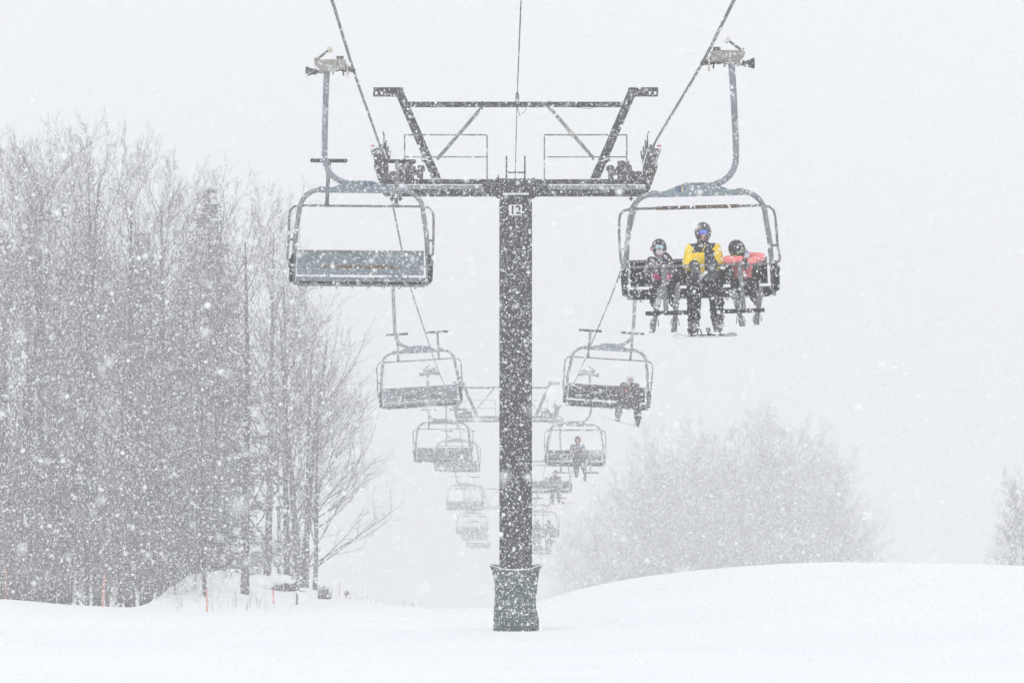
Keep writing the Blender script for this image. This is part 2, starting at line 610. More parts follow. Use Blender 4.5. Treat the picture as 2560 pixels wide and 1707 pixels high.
    for sx in (-1, 1):
        q = MB()
        q.prism([(sx * 1.035, .08), (sx * 1.085, .08), (sx * 1.10, .40), (sx * 1.05, .50), (sx * 1.03, .50)], -.32, .14)
        q.build('side_panel', M['pad'], root)
        q = MB()
        q.box((sx * 1.065, 0, .72), (.09, .035, .035))
        q.build('pivot_bracket', M['bar'], root)
    # restraint: closed loop turning on the two pivots
    rot = 0 if lowered else 112
    fa, ba = -31 + rot, 108 + rot
    fd, bd = arm_dir(fa), arm_dir(ba)

    def P(x, t):
        return Vector((x, 0, 0)) + PIV + (fd * t if t > 0 else bd * (-t))
    half = [(0, .52), (.5, .52), (.93, .52), (1.03, .505), (1.085, .45), (1.105, .36), (1.105, .18), (1.105, 0), (1.105, -.2),
            (1.10, -.42), (1.08, -.52), (1.03, -.575), (.93, -.60)]
    path = [P(x, t) for x, t in half]
    lp = MB()
    lp.tube(list(reversed([Vector((-v.x, v.y, v.z)) for v in path[1:]])) + path, .0185, 8)
    lp.tube([P(.93, -.60), P(.55, -.60)], .0185, 8)
    lp.tube([P(-.93, -.60), P(-.55, -.60)], .0185, 8)
    loop = lp.build('restraint_bar', M['bar'], root)
    q = MB()
    q.tube([P(-.58, -.60), P(.58, -.60)], .026, 10)
    q.build('bar_sleeve', M['brown'], loop)
    sd_ = arm_dir(-54 + rot)
    for sx in (-.53, .53):
        q = MB()
        a = P(sx, .52)
        e = a + sd_ * .80
        q.tube([a, a + sd_ * .06, a + sd_ * .10, e], [.045, .032, .029, .034], 10)
        stem = q.build('footrest_stem', M['brace'] if lowered else M['bar'], root)
        q = MB()
        q.tube([e + Vector((-.285, 0, 0)), e + Vector((-.275, 0, 0)), e + Vector((.275, 0, 0)), e + Vector((.285, 0, 0))], [.02, .030, .030, .02], 10)
        q.build('footrest', M['rubber'], stem)
    return root


chair_up = make_chair(False)
chair_down = make_chair(True)
GRP_L = 'empty quad chairs riding down the left rope'
GRP_R = 'quad chairs riding up the right rope'
# side, depth, centre x, seat bottom y, roll (deg, + = right side lower), bar raised, label
CH = [
    ('L', 42.4, 829, 659, .5, True, 'nearest empty grey chair on the left rope with blue number 36 on its plate'),
    ('L', 72.4, 968, 936, -3.5, True, 'second empty chair on the left rope, tipped up to the right'),
    ('L', 102.4, 1018, 1062, -.3, True, 'third empty chair down the left rope, level, left of the second tower'),
    ('L', 132, 1050, 1084, .6, True, 'hazy empty chair half hidden behind the third empty chair on the left rope'),
    ('L', 162, 1068, 1172, .8, True, 'pale empty chair in front of the third tower arm on the left rope'),
    ('L', 192, 1084, 1227, 0, True, 'faint empty chair beneath the third tower arm on the left rope'),
    ('L', 222, 1090, 1241, 0, True, 'very faint empty chair seat peeking below another faint chair on the left rope'),
    ('L', 252, 1099, 1259, 0, True, 'farthest ghostly empty chair fading into the snow on the left rope'),
    ('R', 38.8, 1608, 686, -1.6, False, 'nearest chair on the right rope, carrying three riders, footrests lowered'),
    ('R', 69.5, 1392, 937, 3.6, True, 'tilted chair on the right rope carrying one snowboarder in a white helmet, footrests raised'),
    ('R', 100, 1321, 1070, 0, False, 'level chair on the right rope carrying one skier with orange goggles, footrests lowered'),
    ('R', 130, 1260, 1132, 0, False, 'hazy chair with one rider beside the dark tower column'),
    ('R', 160, 1241, 1234, 0, False, 'faint chair with two riders close together beside the dark tower column'),
    ('R', 190, 1229, 1272, 0, True, 'faintest chair, mostly hidden behind the dark tower column'),
]
CHAIRS = []
used = {True: False, False: False}
for side, D, cx, by, roll, up, lab in CH:
    src = chair_up if up else chair_down
    if used[up]:
        c = copy_tree(src)
    else:
        c = src
        used[up] = True
    c.location = at(cx, by, D)
    c.rotation_euler = (R(-5), R(-roll), PI) if side == 'L' else (0, R(roll), 0)
    tag(c, lab, 'chairlift chair', GRP_L if side == 'L' else GRP_R)
    CHAIRS.append(c)
bpy.context.view_layer.update()
GRIP = Vector((.13, 0, 3.30))
grips = {'L': [], 'R': []}
for c, row in zip(CHAIRS, CH):
    grips[row[0]].append(c.matrix_world @ GRIP)

# marks painted on the two nearest hanger plates
pl0 = [o for o in CHAIRS[0].children if o.name.startswith('hanger_plate')][0]
back = Matrix.Rotation(PI, 4, 'Z') @ Matrix.Rotation(PI / 2, 4, 'X')
text_mesh('fleet_number', '36', .075, M['blueink'], pl0, Matrix.Translation((-.168, .0545, 1.57)) @ back)
q = MB()
q.tube([(-.055 + .022 * math.cos(a), .0545, 1.572 + .03 * math.sin(a)) for a in np.linspace(.6, 5.6, 12)], .0065, 5)
q.ell((-.065, .0545, 1.568), (.009, .003, .012), 8, 4)
q.build('round_emblem', M['blueink'], pl0)
pl8 = [o for o in CHAIRS[8].children if o.name.startswith('hanger_plate')][0]
q = MB()
for a, b_ in (((-.295, 1.565), (-.295, 1.51)), ((-.235, 1.565), (-.235, 1.51))):
    q.bar((a[0], -.0545, a[1] - .004), (b_[0], -.0545, b_[1] - .004), .005, .008, up=(1, 0, 0))
for z in (1.561, 1.506):
    q.bar((-.299, -.0545, z), (-.231, -.0545, z), .005, .008)
q.tube([(-.265 + .018 * math.cos(a), -.0545, 1.533 + .018 * math.sin(a)) for a in np.linspace(0, 2 * PI, 12)], .003, 5)
q.ell((-.262, -.0545, 1.533), (.007, .003, .011), 8, 4)
q.build('square_emblem', M['blueink'], pl8)
MB().box((-.207, -.0535, 1.535), (.03, .004, .07)).build('sticker', M['yellowink'], pl8)
MB().box((-.18, -.0535, 1.535), (.012, .004, .06)).build('blue_stripe', M['blueink'], pl8)

# ------------------------------------------------------------------ towers
def make_tower(height):
    """Origin at the pole base; local z = 0 at the base, crossarm top at z = height; centre line x = 0."""
    root = empty('lift_tower')
    H = height
    MMD = 8.30e-3                                    # metres per measured picture unit at the first tower
    X = lambda d: (d - 1185) * MMD
    Z = lambda d: H + (413 - d) * MMD
    t = M['tower']
    q = MB()
    q.tube([(0, 0, -.6), (0, 0, Z(454))], .312, 24)
    q.tube([(0, 0, Z(456)), (0, 0, Z(452))], .345, 24)
    q.build('pole', t, root)
    q = MB()
    q.bar((X(885), .0, Z(432)), (X(1488), .0, Z(432)), .30, .315)
    q.box((0, -.02, Z(432)), (.62, .44, .335))
    for s in (-1, 1):
        q.box((s * .345, -.02, Z(432)), (.05, .46, .36))
        for o in (2.2, 2.35):
            q.tube([(s * o, -.1, Z(452)), (s * o, -.1, Z(462))], .02, 6)
            q.tube([(s * (o - .05), -.1, Z(457)), (s * (o + .05), -.1, Z(457))], .012, 6)
        for o in (1.95, 2.2):
            q.tube([(s * o, 0, Z(413)), (s * o, 0, Z(406))], [.02, .006], 6)
    q.build('crossarm', t, root)
    q = MB()
    q.box((0, -.245, Z(447)), (.50, .012, .035))
    q.build('snow_cap', M['snowcap'], root)
    for s in (-1, 1):
        w = MB()
        x0, x1 = s * .62, s * 2.45
        w.box(((x0 + x1) / 2, -.42, Z(433.5)), (abs(x1 - x0), .50, .05))
        walk = w.build('catwalk', M['grate'], root)
        w = MB()
        w.box(((x0 + x1) / 2, -.42, Z(429.0)), (abs(x1 - x0) - .02, .47, .018), bev=.006)
        w.build('snow_layer', M['snowcap'], walk)
        w = MB()
        xa, xb = s * (1185 - 1120) * MMD, s * (1185 - 933) * MMD
        yr = -.66
        for xx in (xa, xb):
            w.bar((xx, yr, Z(433)), (xx, yr, Z(316)), .026, .026, up=(1, 0, 0))
        w.bar((xa, yr, Z(316)), (xb, yr, Z(316)), .026, .026)
        w.bar((xa, yr, Z(366)), (xb, yr, Z(366)), .022, .022)
        w.build('railing', M['rail'], walk)
    # lifting frame
    lf = MB()
    for s in (-1, 1):
        a = (s * 1.50, .0, Z(413))
        c = (s * 2.24, .0, Z(206))
        lf.bar(a, (s * 1.685, 0, Z(363)), .17, .10 * 1.0, up=(0, 1, 0))
        lf.bar((s * 1.66, 0, Z(369)), c, .165, .10, up=(0, 1, 0))
        lf.bar((s * 1.60, .0, Z(372)), (s * 1.78, .0, Z(362)), .035, .14)
        # end plate with two holes, cut out of one outline strip
        z1, z0 = Z(201.5), Z(222)
        xs = [2.16, 2.50, 2.58, 2.66, 2.74]
        zc = (z1 + z0) / 2 - .02
        rr = .032
        lf.box((s * 2.32, 0, (z1 + z0) / 2), (.35, .09, z1 - z0))
        lf.box((s * 2.605, 0, (z1 + zc + rr) / 2), (.22, .09, z1 - zc - rr))
        lf.box((s * 2.605, 0, (z0 + zc - rr) / 2), (.22, .09, zc - rr - z0))
        lf.box((s * 2.605, 0, zc), (.055, .09, 2 * rr))
        lf.box((s * 2.515, 0, zc), (.04, .088, 2 * rr + .004))
        lf.box((s * 2.70, 0, zc), (.035, .088, 2 * rr + .004))
        lf.box((s * 2.70, 0, (z1 + z0) / 2 + .0), (.03, .086, z1 - z0 - .002))
    lf.bar((-2.06, 0, Z(240.5)), (2.06, 0, Z(240.5)), .085, .10)
    lf.build('lifting_frame', t, root)
    for s in (-1, 1):
        q = MB()
        q.tube([(s * .64, .0, Z(247)), (s * 1.50, .0, Z(366))], .034, 8)
        q.tube([(s * .64, 0, Z(232)), (s * .64, 0, Z(249))], .02, 6)
        q.build('diagonal_brace', M['brace'], root)
    for s in (-1, 1):
        q = MB()
        q.bar((s * 1.62, -.062, Z(371)), (s * 1.77, -.062, Z(364.5)), .03, .022)
        q.build('snow_patch', M['snowcap'], root)
        q = MB()
        q.ell((s * 1.52, 0, Z(412.2)), (.16, .07, .03), 14, 6)
        q.build('snow_patch', M['snowcap'], root)
    # ladder head
    q = MB()
    for s in (-1, 1):
        q.bar((s * .175, .05, Z(440)), (s * .175, .05, Z(358)), .03, .03, up=(1, 0, 0))
    q.bar((-.175, .05, Z(396)), (.175, .05, Z(396)), .03, .026)
    q.bar((-.175, .05, Z(420)), (.175, .05, Z(420)), .03, .026)
    q.tube([(-.33, .0, Z(415)), (-.33, 0, Z(402))], .012, 6)
    q.build('ladder', M['tower'], root)
    # sheave trains
    for s in (-1, 1):
        tr = MB()
        tilt = R(4) * s
        xs, zr = s * 2.55, H + .54
        rot = Matrix.Rotation(tilt, 3, 'Y')
        slope = -.083

        def TP(dx, dy, dz):
            v = rot @ Vector((dx, 0, dz))
            dy *= .56
            return Vector((xs + v.x * .72, dy, zr + v.z + slope * dy))
        for i in range(4):                           # paired rocker plates, stacked lower toward the middle
            y = -1.65 + i * 1.1
            tr.bar(TP(-.07 * s, y - .38, -.20), TP(-.07 * s, y + .38, -.20), .03, .16)
            tr.bar(TP(.07 * s, y - .38, -.20), TP(.07 * s, y + .38, -.20), .03, .16)
        for i in range(2):
            y = -1.1 + i * 2.2
            tr.bar(TP(0, y - .7, -.36), TP(0, y + .7, -.36), .10, .13)
        tr.bar(TP(0, -1.3, -.53), TP(0, 1.3, -.53), .15, .17)
        for i in range(7):                           # bolts, catcher fingers and brackets
            y = -1.8 + i * .6
            tr.box(TP(s * .13, y, -.12 - .05 * (i % 3)), (.07, .05, .06), rot)
            tr.tube([TP(s * .10, y, -.10), TP(s * .21, y - .05, -.16), TP(s * .23, y - .05, -.09)], .014, 5)
            tr.tube([TP(s * .04, y, -.55), TP(s * .05, y, -.70 - .03 * (i % 2))], .018, 5)
            tr.tube([TP(s * .13, y, -.3), TP(s * .16, y + .1, -.46)], .016, 5)
        tr.bar(TP(-.12 * s, -1.9, -.02), TP(-.12 * s, 1.9, -.02), .025, .10)
        tr.tube([TP(-.10 * s, -1.75, -.1), TP(-.13 * s, -1.75, .14), TP(-.10 * s, -1.75, .22)], .012, 5)
        tr.tube([TP(-.14 * s, -1.3, -.1), TP(-.16 * s, -1.3, .09)], .016, 5)
        tr.tube([TP(-.18 * s, -.9, -.1), TP(-.20 * s, -.9, .01)], .018, 5)
        tr.tube([TP(-.20 * s, -.5, -.2), TP(-.24 * s, -.5, -.05)], .014, 5)
        train = tr.build('sheave_train', M['sheave'], root)
        for i in range(8):
            y = -1.925 + i * .55
            w = MB()
            c = TP(0, y, -.16)
            ax = rot @ Vector((1, 0, 0))
            w.tube([c - ax * .05, c - ax * .03, c - ax * .022, c + ax * .022, c + ax * .03, c + ax * .05], [.12, .135, .12, .12, .135, .12], 20)
            w.build('sheave_wheel', M['sheavewheel'], train)
        q = MB()
        q.ell(TP(s * .19, -1.6, -.02), (.045, .03, .02), 8, 5)
        q.build('red_tag', M['red'], train)
        # axle bracket on the arm end, with box and clamp
        q = MB()
        q.box((s * 2.06, -.05, H + .19), (.30, .24, .16), Matrix.Rotation(R(-6) * s, 3, 'Y'), bev=.03)
        q.box((s * 2.05, -.05, H + .315), (.22, .20, .08), bev=.02)
        q.tube([(s * 1.78, -.05, H + .15), (s * 2.4, -.05, H + .10)], .055, 10)
        q.box((s * 1.82, -.05, H + .06), (.11, .18, .22), bev=.02)
        q.box((s * 1.80, -.05, H + .21), (.15, .16, .12), bev=.04)
        q.box((s * 2.20, -.05, H + .04), (.50, .30, .10))
        q.build('axle_bracket', M['sheave'], root)
    # communication-line bracket
    q = MB()
    q.box((.03, -.02, Z(229)), (.075, .12, .20), bev=.02)
    q.ell((.03, -.02, Z(218)), (.035, .06, .05), 8, 6)
    q.build('cable_clamp', M['bar'], root)
    return root


T1 = Vector((0, 52.8, 0))
z1 = at(1185, 413, 52.8).z
base1 = gz(.1, 52.8)
tower = make_tower(z1 - base1)
tower.location = (at(1184.5, 0, 52.8).x, 52.8, base1)
tag(tower, 'tall dark lift tower numbered 12 in the foreground centre', 'lift tower', 'chairlift towers')
# far towers: same head, deeper footing in the falling ground
for D, arm, cx, lab in ((141, 955, 1163, 'second lift tower, its grey crossarm showing behind the big dark column'),
                   (241, 1160.5, 1163, 'faintest lift tower, a pale arm low beside the big dark column')):
    tw = copy_tree(tower)
    zt = at(0, arm, D).z
    tw.location = (at(cx, 0, D).x, D, zt - (z1 - base1))
    for ch in tw.children:
        if ch.name.startswith('pole'):
            o = ch
            g_ = gz(tw.location.x, D)
            L_ = zt - g_ + .6
            me = MB().tube([(0, 0, -(zt - g_) + (z1 - base1) - .6), (0, 0, (z1 - base1) - .33)], .312, 24).mesh('pole', M['tower'])
            o.data = me
    tag(tw, lab, 'lift tower', 'chairlift towers')

H1 = z1 - base1
# number plate
sg = MB().box((-.005, -.325, H1 + (413 - 484.5) * 8.3e-3), (.245, .012, .20), bev=.004).build('number_sign', M['signwhite'], tower)
text_mesh('numerals', '12', .215, M['ink'], sg, Matrix.Translation((-.005, -.334, H1 + (413 - 485) * 8.3e-3)) @ Matrix.Rotation(PI / 2, 4, 'X'))
MB().box((1.07, -.045, H1 + (413 - 308) * 8.3e-3), (.15, .06, .09), Matrix.Rotation(R(48), 3, 'Y')).build('pale_tape_wrap', M['tape'], tower)
q = MB()
q.tube([(.03, -.06, H1 + 1.38), (.06, -.06, H1 + 1.28), (.085, -.06, H1 + 1.19)], .007, 5)
q.build('teal_strap', M['tealstrap'], tower)
q = MB()
q.tube([(.09, -.06, H1 + 1.24), (.16, -.06, H1 + 1.28), (.21, -.06, H1 + 1.36)], .005, 5)
q.tube([(1.18, -.05, H1 + 1.37), (1.32, -.05, H1 + 1.345), (1.5, -.05, H1 + 1.36)], .005, 5)
q.tube([(1.93, -.1, H1 + .25), (1.98, -.1, H1 + .10), (2.1, -.1, H1 + .02)], .005, 5)
q.build('loose_wire', M['cable'], tower)

# protective mat wrapped round the pole foot, cinched in the middle
px = tower.location.x


def build_pad():
    prof = [(1299, .445, .0), (1310, .42, 0), (1335, .40, 0), (1365, .385, 0), (1385, .378, 0), (1400, .395, 0), (1425, .425, 0), (1440, .42, 0), (1462, .435, 0)]
    n = 48
    vs, fs = [], []
    rs = random.Random(3)
    rings = []
    for inner in (0, 1):
        for j in range(25):
            t = j / 24
            d = 1299 + (1462 - 1299) * t
            r = np.interp(d, [p[0] for p in prof], [p[1] for p in prof]) - inner * .04
            for i in range(n):
                a = 2 * PI * i / n
                # folded mat: front sheet flatter, seams flaring at the two sides
                c, s_ = math.cos(a), math.sin(a)
                flare = abs(c) ** 10 * (.05 * max(0, 1 - t * 5) + .012)
                rr = r + flare + .008 * math.sin(5 * a + 9 * t) + .006 * math.sin(11 * a - 14 * t)
                z = (413 - d) * 8.3e-3 + H1 + base1
                if t < .25:
                    z += (abs(c) ** 3 * .07 - .045) * (1 - t * 4)
                if t > .8:
                    z += c * .035 * (t - .8) * 5 + .03 * (t - .8) * 5
                vs.append((px + rr * c, 52.8 + rr * s_ * .93, z))
    for k in range(2):
        for j in range(24):
            for i in range(n):
                a = k * 25 * n + j * n + i
                b = k * 25 * n + j * n + (i + 1) % n
                fs.append((a, b, b + n, a + n) if k else (a, a + n, b + n, b))
    for j in (0, 24):
        for i in range(n):
            a, b = j * n + i, j * n + (i + 1) % n
            fs.append((a, b, b + 25 * n, a + 25 * n))
    m = MB()
    m.add(vs, fs)
    root = empty('protective_pad', (px, 52.8, base1))
    o = m.build('pad_cover', M['padcloth'], root)
    o.matrix_parent_inverse = Matrix.Translation(-Vector((px, 52.8, base1)))
    q = MB()
    ring = [Vector(vs[i]) + Vector((0, 0, .004)) for i in range(n)]
    q.tube(ring + [ring[0]], .009, 5)
    o = q.build('snow_rim', M['snowcap'], root)
    o.matrix_parent_inverse = Matrix.Translation(-Vector((px, 52.8, base1)))
    q = MB()
    q.tube([(px + .36, 52.8 - .25, base1 + .42), (px + .375, 52.8 - .25, base1 + .25), (px + .345, 52.8 - .28, base1 + .08)], .018, 6)
    o = q.build('tie_strap', M['brace'], root)
    o.matrix_parent_inverse = Matrix.Translation(-Vector((px, 52.8, base1)))
    tag(root, 'grey green padded mat wrapped round the foot of the numbered tower', 'crash pad')


build_pad()

# ropes, strung through the grips and over the sheaves
def rope(side, label):
    s = -1 if side == 'L' else 1
    keys = [g.copy() for g in grips[side]]
    g0 = keys[0]
    sh1 = Vector((tower.location.x + s * 2.55, 52.8, z1 + .54 - .0))
    sh1.z = 3.62
    sh2 = Vector((at(1163, 0, 141).x + s * 2.55, 141, at(0, 955, 141).z + .54))
    d = (g0 - sh1).normalized()
    near = g0 + d * 6 + Vector((0, 0, .15))
    nn = Vector((g0.x * 1.03, 0, g0.z + (g0.y) * .062))
    nnn = Vector((g0.x * 1.04, -40, nn.z + 4.4))
    pts = [nnn, nn, near] + [g0, sh1] + keys[1:4] + [sh2] + keys[4:]
    pts.sort(key=lambda p: p.y)
    last = pts[-1]
    pts.append(last + Vector((-.3, 60, -9)))
    # rounded over the sheaves
    dense = []
    for a, b in zip(pts[:-1], pts[1:]):
        for k in range(6):
            dense.append(a.lerp(b, k / 6))
    dense.append(pts[-1])
    for _ in range(1):
        dense = [dense[0]] + [dense[i] * .5 + (dense[i - 1] + dense[i + 1]) * .25 for i in range(1, len(dense) - 1)] + [dense[-1]]
    q = MB().tube(dense, .022, 8)
    o = q.build('haul_rope', M['rope'])
    tag(o, label, 'rope', 'the two haul ropes')


rope('L', 'steel haul rope carrying the empty chairs on the left')
rope('R', 'steel haul rope carrying the occupied chairs on the right')
cc = Vector((tower.location.x + .03, 52.75, H1 + base1 + 1.63))
c2 = Vector((at(1163, 0, 141).x + .03, 141, at(0, 955, 141).z + 1.63))
c3 = Vector((at(1163, 0, 241).x + .03, 241, at(0, 1160.5, 241).z + 1.63))


def sag(a, b, s, n=14):
    return [a.lerp(b, i / n) + Vector((0, 0, -4 * s * (i / n) * (1 - i / n))) for i in range(n + 1)]


n0 = Vector((at(1197.5, 0, 34).x, 34, at(0, -20, 34).z))
q = MB().tube([n0 + (n0 - cc) * 3.6, n0] + sag(cc, c2, 1.6) + sag(c2, c3, 1.8)[1:], .011, 6)
tag(q.build('overhead_cable', M['cable']), 'thin communication cable running down the middle over the tower frames', 'cable')

# ------------------------------------------------------------------ riders
def capsule(q, a, b, ra, rb, n=14):
    a, b = Vector(a), Vector(b)
    t = (b - a)
    L_ = t.length
    t = t / L_ if L_ > 1e-6 else Vector((0, 0, 1))
    pts, rs = [], []
    for k in range(5):
        an = PI / 2 * (1 - k / 4)
        pts.append(a - t * ra * math.sin(an)); rs.append(max(.001, ra * math.cos(an)))
    for k in range(1, 4):
        pts.append(a.lerp(b, k / 4)); rs.append(ra + (rb - ra) * k / 4)
    for k in range(5):
        an = PI / 2 * k / 4
        pts.append(b + t * rb * math.sin(an)); rs.append(max(.001, rb * math.cos(an)))
    q.tube(pts, rs, n)


def fused(q, name, mats, voxel, parent, origin, matfn=None, smooth=3):
    """Fuse overlapping solids into one continuous surface."""
    me = bpy.data.meshes.new('tmp')
    me.from_pydata([tuple(Vector(v) - origin) for v in q.v], [], q.f)
    t = bpy.data.objects.new('tmp', me)
    COL.objects.link(t)
    r = t.modifiers.new('r', 'REMESH')
    r.mode = 'VOXEL'
    r.voxel_size = voxel
    if smooth:
        sm_ = t.modifiers.new('s', 'SMOOTH')
        sm_.iterations = smooth
        sm_.factor = .5
    dg = bpy.context.evaluated_depsgraph_get()
    out = bpy.data.meshes.new_from_object(t.evaluated_get(dg))
    bpy.data.objects.remove(t)
    bpy.data.meshes.remove(me)
    out.name = name
    out.materials.clear()
    for m_ in (mats if isinstance(mats, (list, tuple)) else [mats]):
        out.materials.append(m_)
    if matfn:
        for f in out.polygons:
            f.material_index = matfn(f.center + origin)
    out.polygons.foreach_set('use_smooth', [True] * len(out.polygons))
    o = bpy.data.objects.new(name, out)
    COL.objects.link(o)
    o.parent = parent
    return o


def local(q, name, mats, parent, origin, smooth=True):
    q.v = [tuple(Vector(v) - origin) for v in q.v]
    return q.build(name, mats, parent, smooth)


def helmet_mesh(parent, origin, c, w, rot, m, hood):
    """Shell with a face opening; w = width."""
    rx, ry, rz = w / 2, w * .60, w * .60
    n, k = 40, 30
    vs, fs = [], []
    for j in range(k + 1):
        th = PI * j / k
        for i in range(n):
            ph = 2 * PI * i / n
            x, y, z = math.sin(th) * math.cos(ph), math.sin(th) * math.sin(ph), math.cos(th)
            zz = z * rz * (1.0 if z > 0 else 1.12)
            fl = 1.0 if z > 0 else 1.0 - .10 * abs(z)
            vs.append(rot @ Vector((x * rx * fl, y * ry, zz)) + c)
    for j in range(k):
        for i in range(n):
            th = PI * (j + .5) / k
            ph = 2 * PI * (i + .5) / n
            x, y, z = math.sin(th) * math.cos(ph), math.sin(th) * math.sin(ph), math.cos(th)
            if y < -.25 and abs(x) < .60 and z < .26:
                continue
            if z < -.82:
                continue
            fs.append((j * n + i, (j + 1) * n + i, (j + 1) * n + (i + 1) % n, j * n + (i + 1) % n))
    me = bpy.data.meshes.new('tmp')
    me.from_pydata([tuple(v - origin) for v in vs], [], fs)
    t = bpy.data.objects.new('tmp', me)
    COL.objects.link(t)
    so_ = t.modifiers.new('s', 'SOLIDIFY')
    so_.thickness = .018
    so_.offset = -1
    dg = bpy.context.evaluated_depsgraph_get()
    out = bpy.data.meshes.new_from_object(t.evaluated_get(dg))
    bpy.data.objects.remove(t)
    out.materials.append(m)
    out.polygons.foreach_set('use_smooth', [True] * len(out.polygons))
    o = bpy.data.objects.new('helmet', out)
    COL.objects.link(o)
    o.parent = parent
    return o


def goggles_mesh(parent, origin, c, w, rot, m):
    W_, H_, Rr = w * .60, w * .37, w * .50
    q = MB()
    n = 14
    fr, bk = [], []
    for i in range(n + 1):
        x = -W_ / 2 + W_ * i / n
        u = abs(x) / (W_ / 2)
        top = H_ / 2 - .10 * H_ * u ** 4
        bot = -H_ / 2 + .28 * H_ * u ** 4 + (.42 * H_ * max(0, 1 - abs(x) / (W_ * .17)) ** .7)
        y = -math.sqrt(max(0, Rr ** 2 - x * x)) - .022
        fr.append((Vector((x, y, top)), Vector((x, y, bot))))
        bk.append((Vector((x * 1.0, y + .03, top)), Vector((x * 1.0, y + .03, bot))))
    off = Vector((0, 0, w * .06))
    vs, fs = [], []
    for a, b in fr + bk:
        vs += [rot @ (a + off) + c, rot @ (b + off) + c]
    N_ = (n + 1) * 2
    for i in range(n):
        a = 2 * i
        fs += [(a, a + 1, a + 3, a + 2), (N_ + a, N_ + a + 2, N_ + a + 3, N_ + a + 1),
               (a, a + 2, N_ + a + 2, N_ + a), (a + 1, N_ + a + 1, N_ + a + 3, a + 3)]
    fs += [(0, N_, N_ + 1, 1), (2 * n, 2 * n + 1, N_ + 2 * n + 1, N_ + 2 * n)]
    q.add(vs, fs)
    g = local(q, 'goggles', m, parent, origin)
    q = MB()
    r1 = w * .5 + .006
    q.tube([rot @ (Vector((r1 * math.cos(a), w * .60 * math.sin(a) * 1.02 - .0, 0)) + off) + c for a in np.linspace(-.85, PI + .85, 22)], .010, 6)
    local(q, 'strap', M['blackcloth'], g, origin)
    return g


def glove(parent, origin, wrist, hand, m, sx, curl=Vector((0, -.02, -.05)), size=1.0, name='glove'):
    """Palm, four unequal curled fingers and a thumb from the side of the palm."""
    wrist, hand = Vector(wrist), Vector(hand)
    d = (hand - wrist).normalized()
    side = d.cross(Vector((0, 0, 1)))
    if side.length < .1:
        side = Vector((1, 0, 0))
    side.normalize()
    up = side.cross(d).normalized()
    q = MB()
    s = size
    capsule(q, wrist - d * .03 * s, wrist + d * .03 * s, .048 * s, .043 * s)
    q.ell(wrist + d * .075 * s, (.045 * s, .045 * s, .030 * s), 14, 10)
    base = wrist + d * .10 * s
    for i, (o, L_) in enumerate(((-.033, .060), (-.011, .070), (.011, .066), (.033, .050))):
        a = base + side * o * s
        b = a + d * L_ * .5 * s - up * .008 * s
        c_ = b + d * L_ * .25 * s - up * L_ * .55 * s
        capsule(q, a - d * .02 * s, b, .0135 * s, .013 * s, 10)
        capsule(q, b, c_, .013 * s, .011 * s, 10)
    th0 = wrist + d * .045 * s + side * sx * .035 * s
    th1 = th0 + d * .035 * s + side * sx * .022 * s - up * .01 * s
    capsule(q, th0, th1, .016 * s, .014 * s, 10)
    capsule(q, th1, th1 + d * .025 * s - up * .02 * s, .014 * s, .012 * s, 10)
    return fused(q, name, m, .0065, parent, origin, smooth=1)


def snow_boot(parent, origin, ankle, toe_dir, sole_up, m, size=1.0):
    a = Vector(ankle)
    td, su = Vector(toe_dir).normalized(), Vector(sole_up).normalized()
    q = MB()
    s = size
    capsule(q, a + su * .12 * s, a, .068 * s, .060 * s)
    capsule(q, a - td * .04 * s - su * .03 * s, a + td * .14 * s - su * .045 * s, .052 * s, .045 * s)
    q.ell(a + td * .15 * s - su * .05 * s, (.05 * s, .05 * s, .04 * s), 12, 8)
    b = fused(q, 'boot', m, .012, parent, origin, smooth=2)
    q = MB()
    sd_ = td.cross(su).normalized()
    for t_, h in ((.02, .03), (.09, .005)):
        c_ = a + td * t_ * s + su * h * s
        q.tube([c_ + (sd_ * math.cos(an) * .064 + su * math.sin(an) * .055 + td * .0) * s for an in np.linspace(-.5, PI + .5, 12)], .008 * s, 5)
    local(q, 'boot_strap', M['bar'], b, origin)
    return b


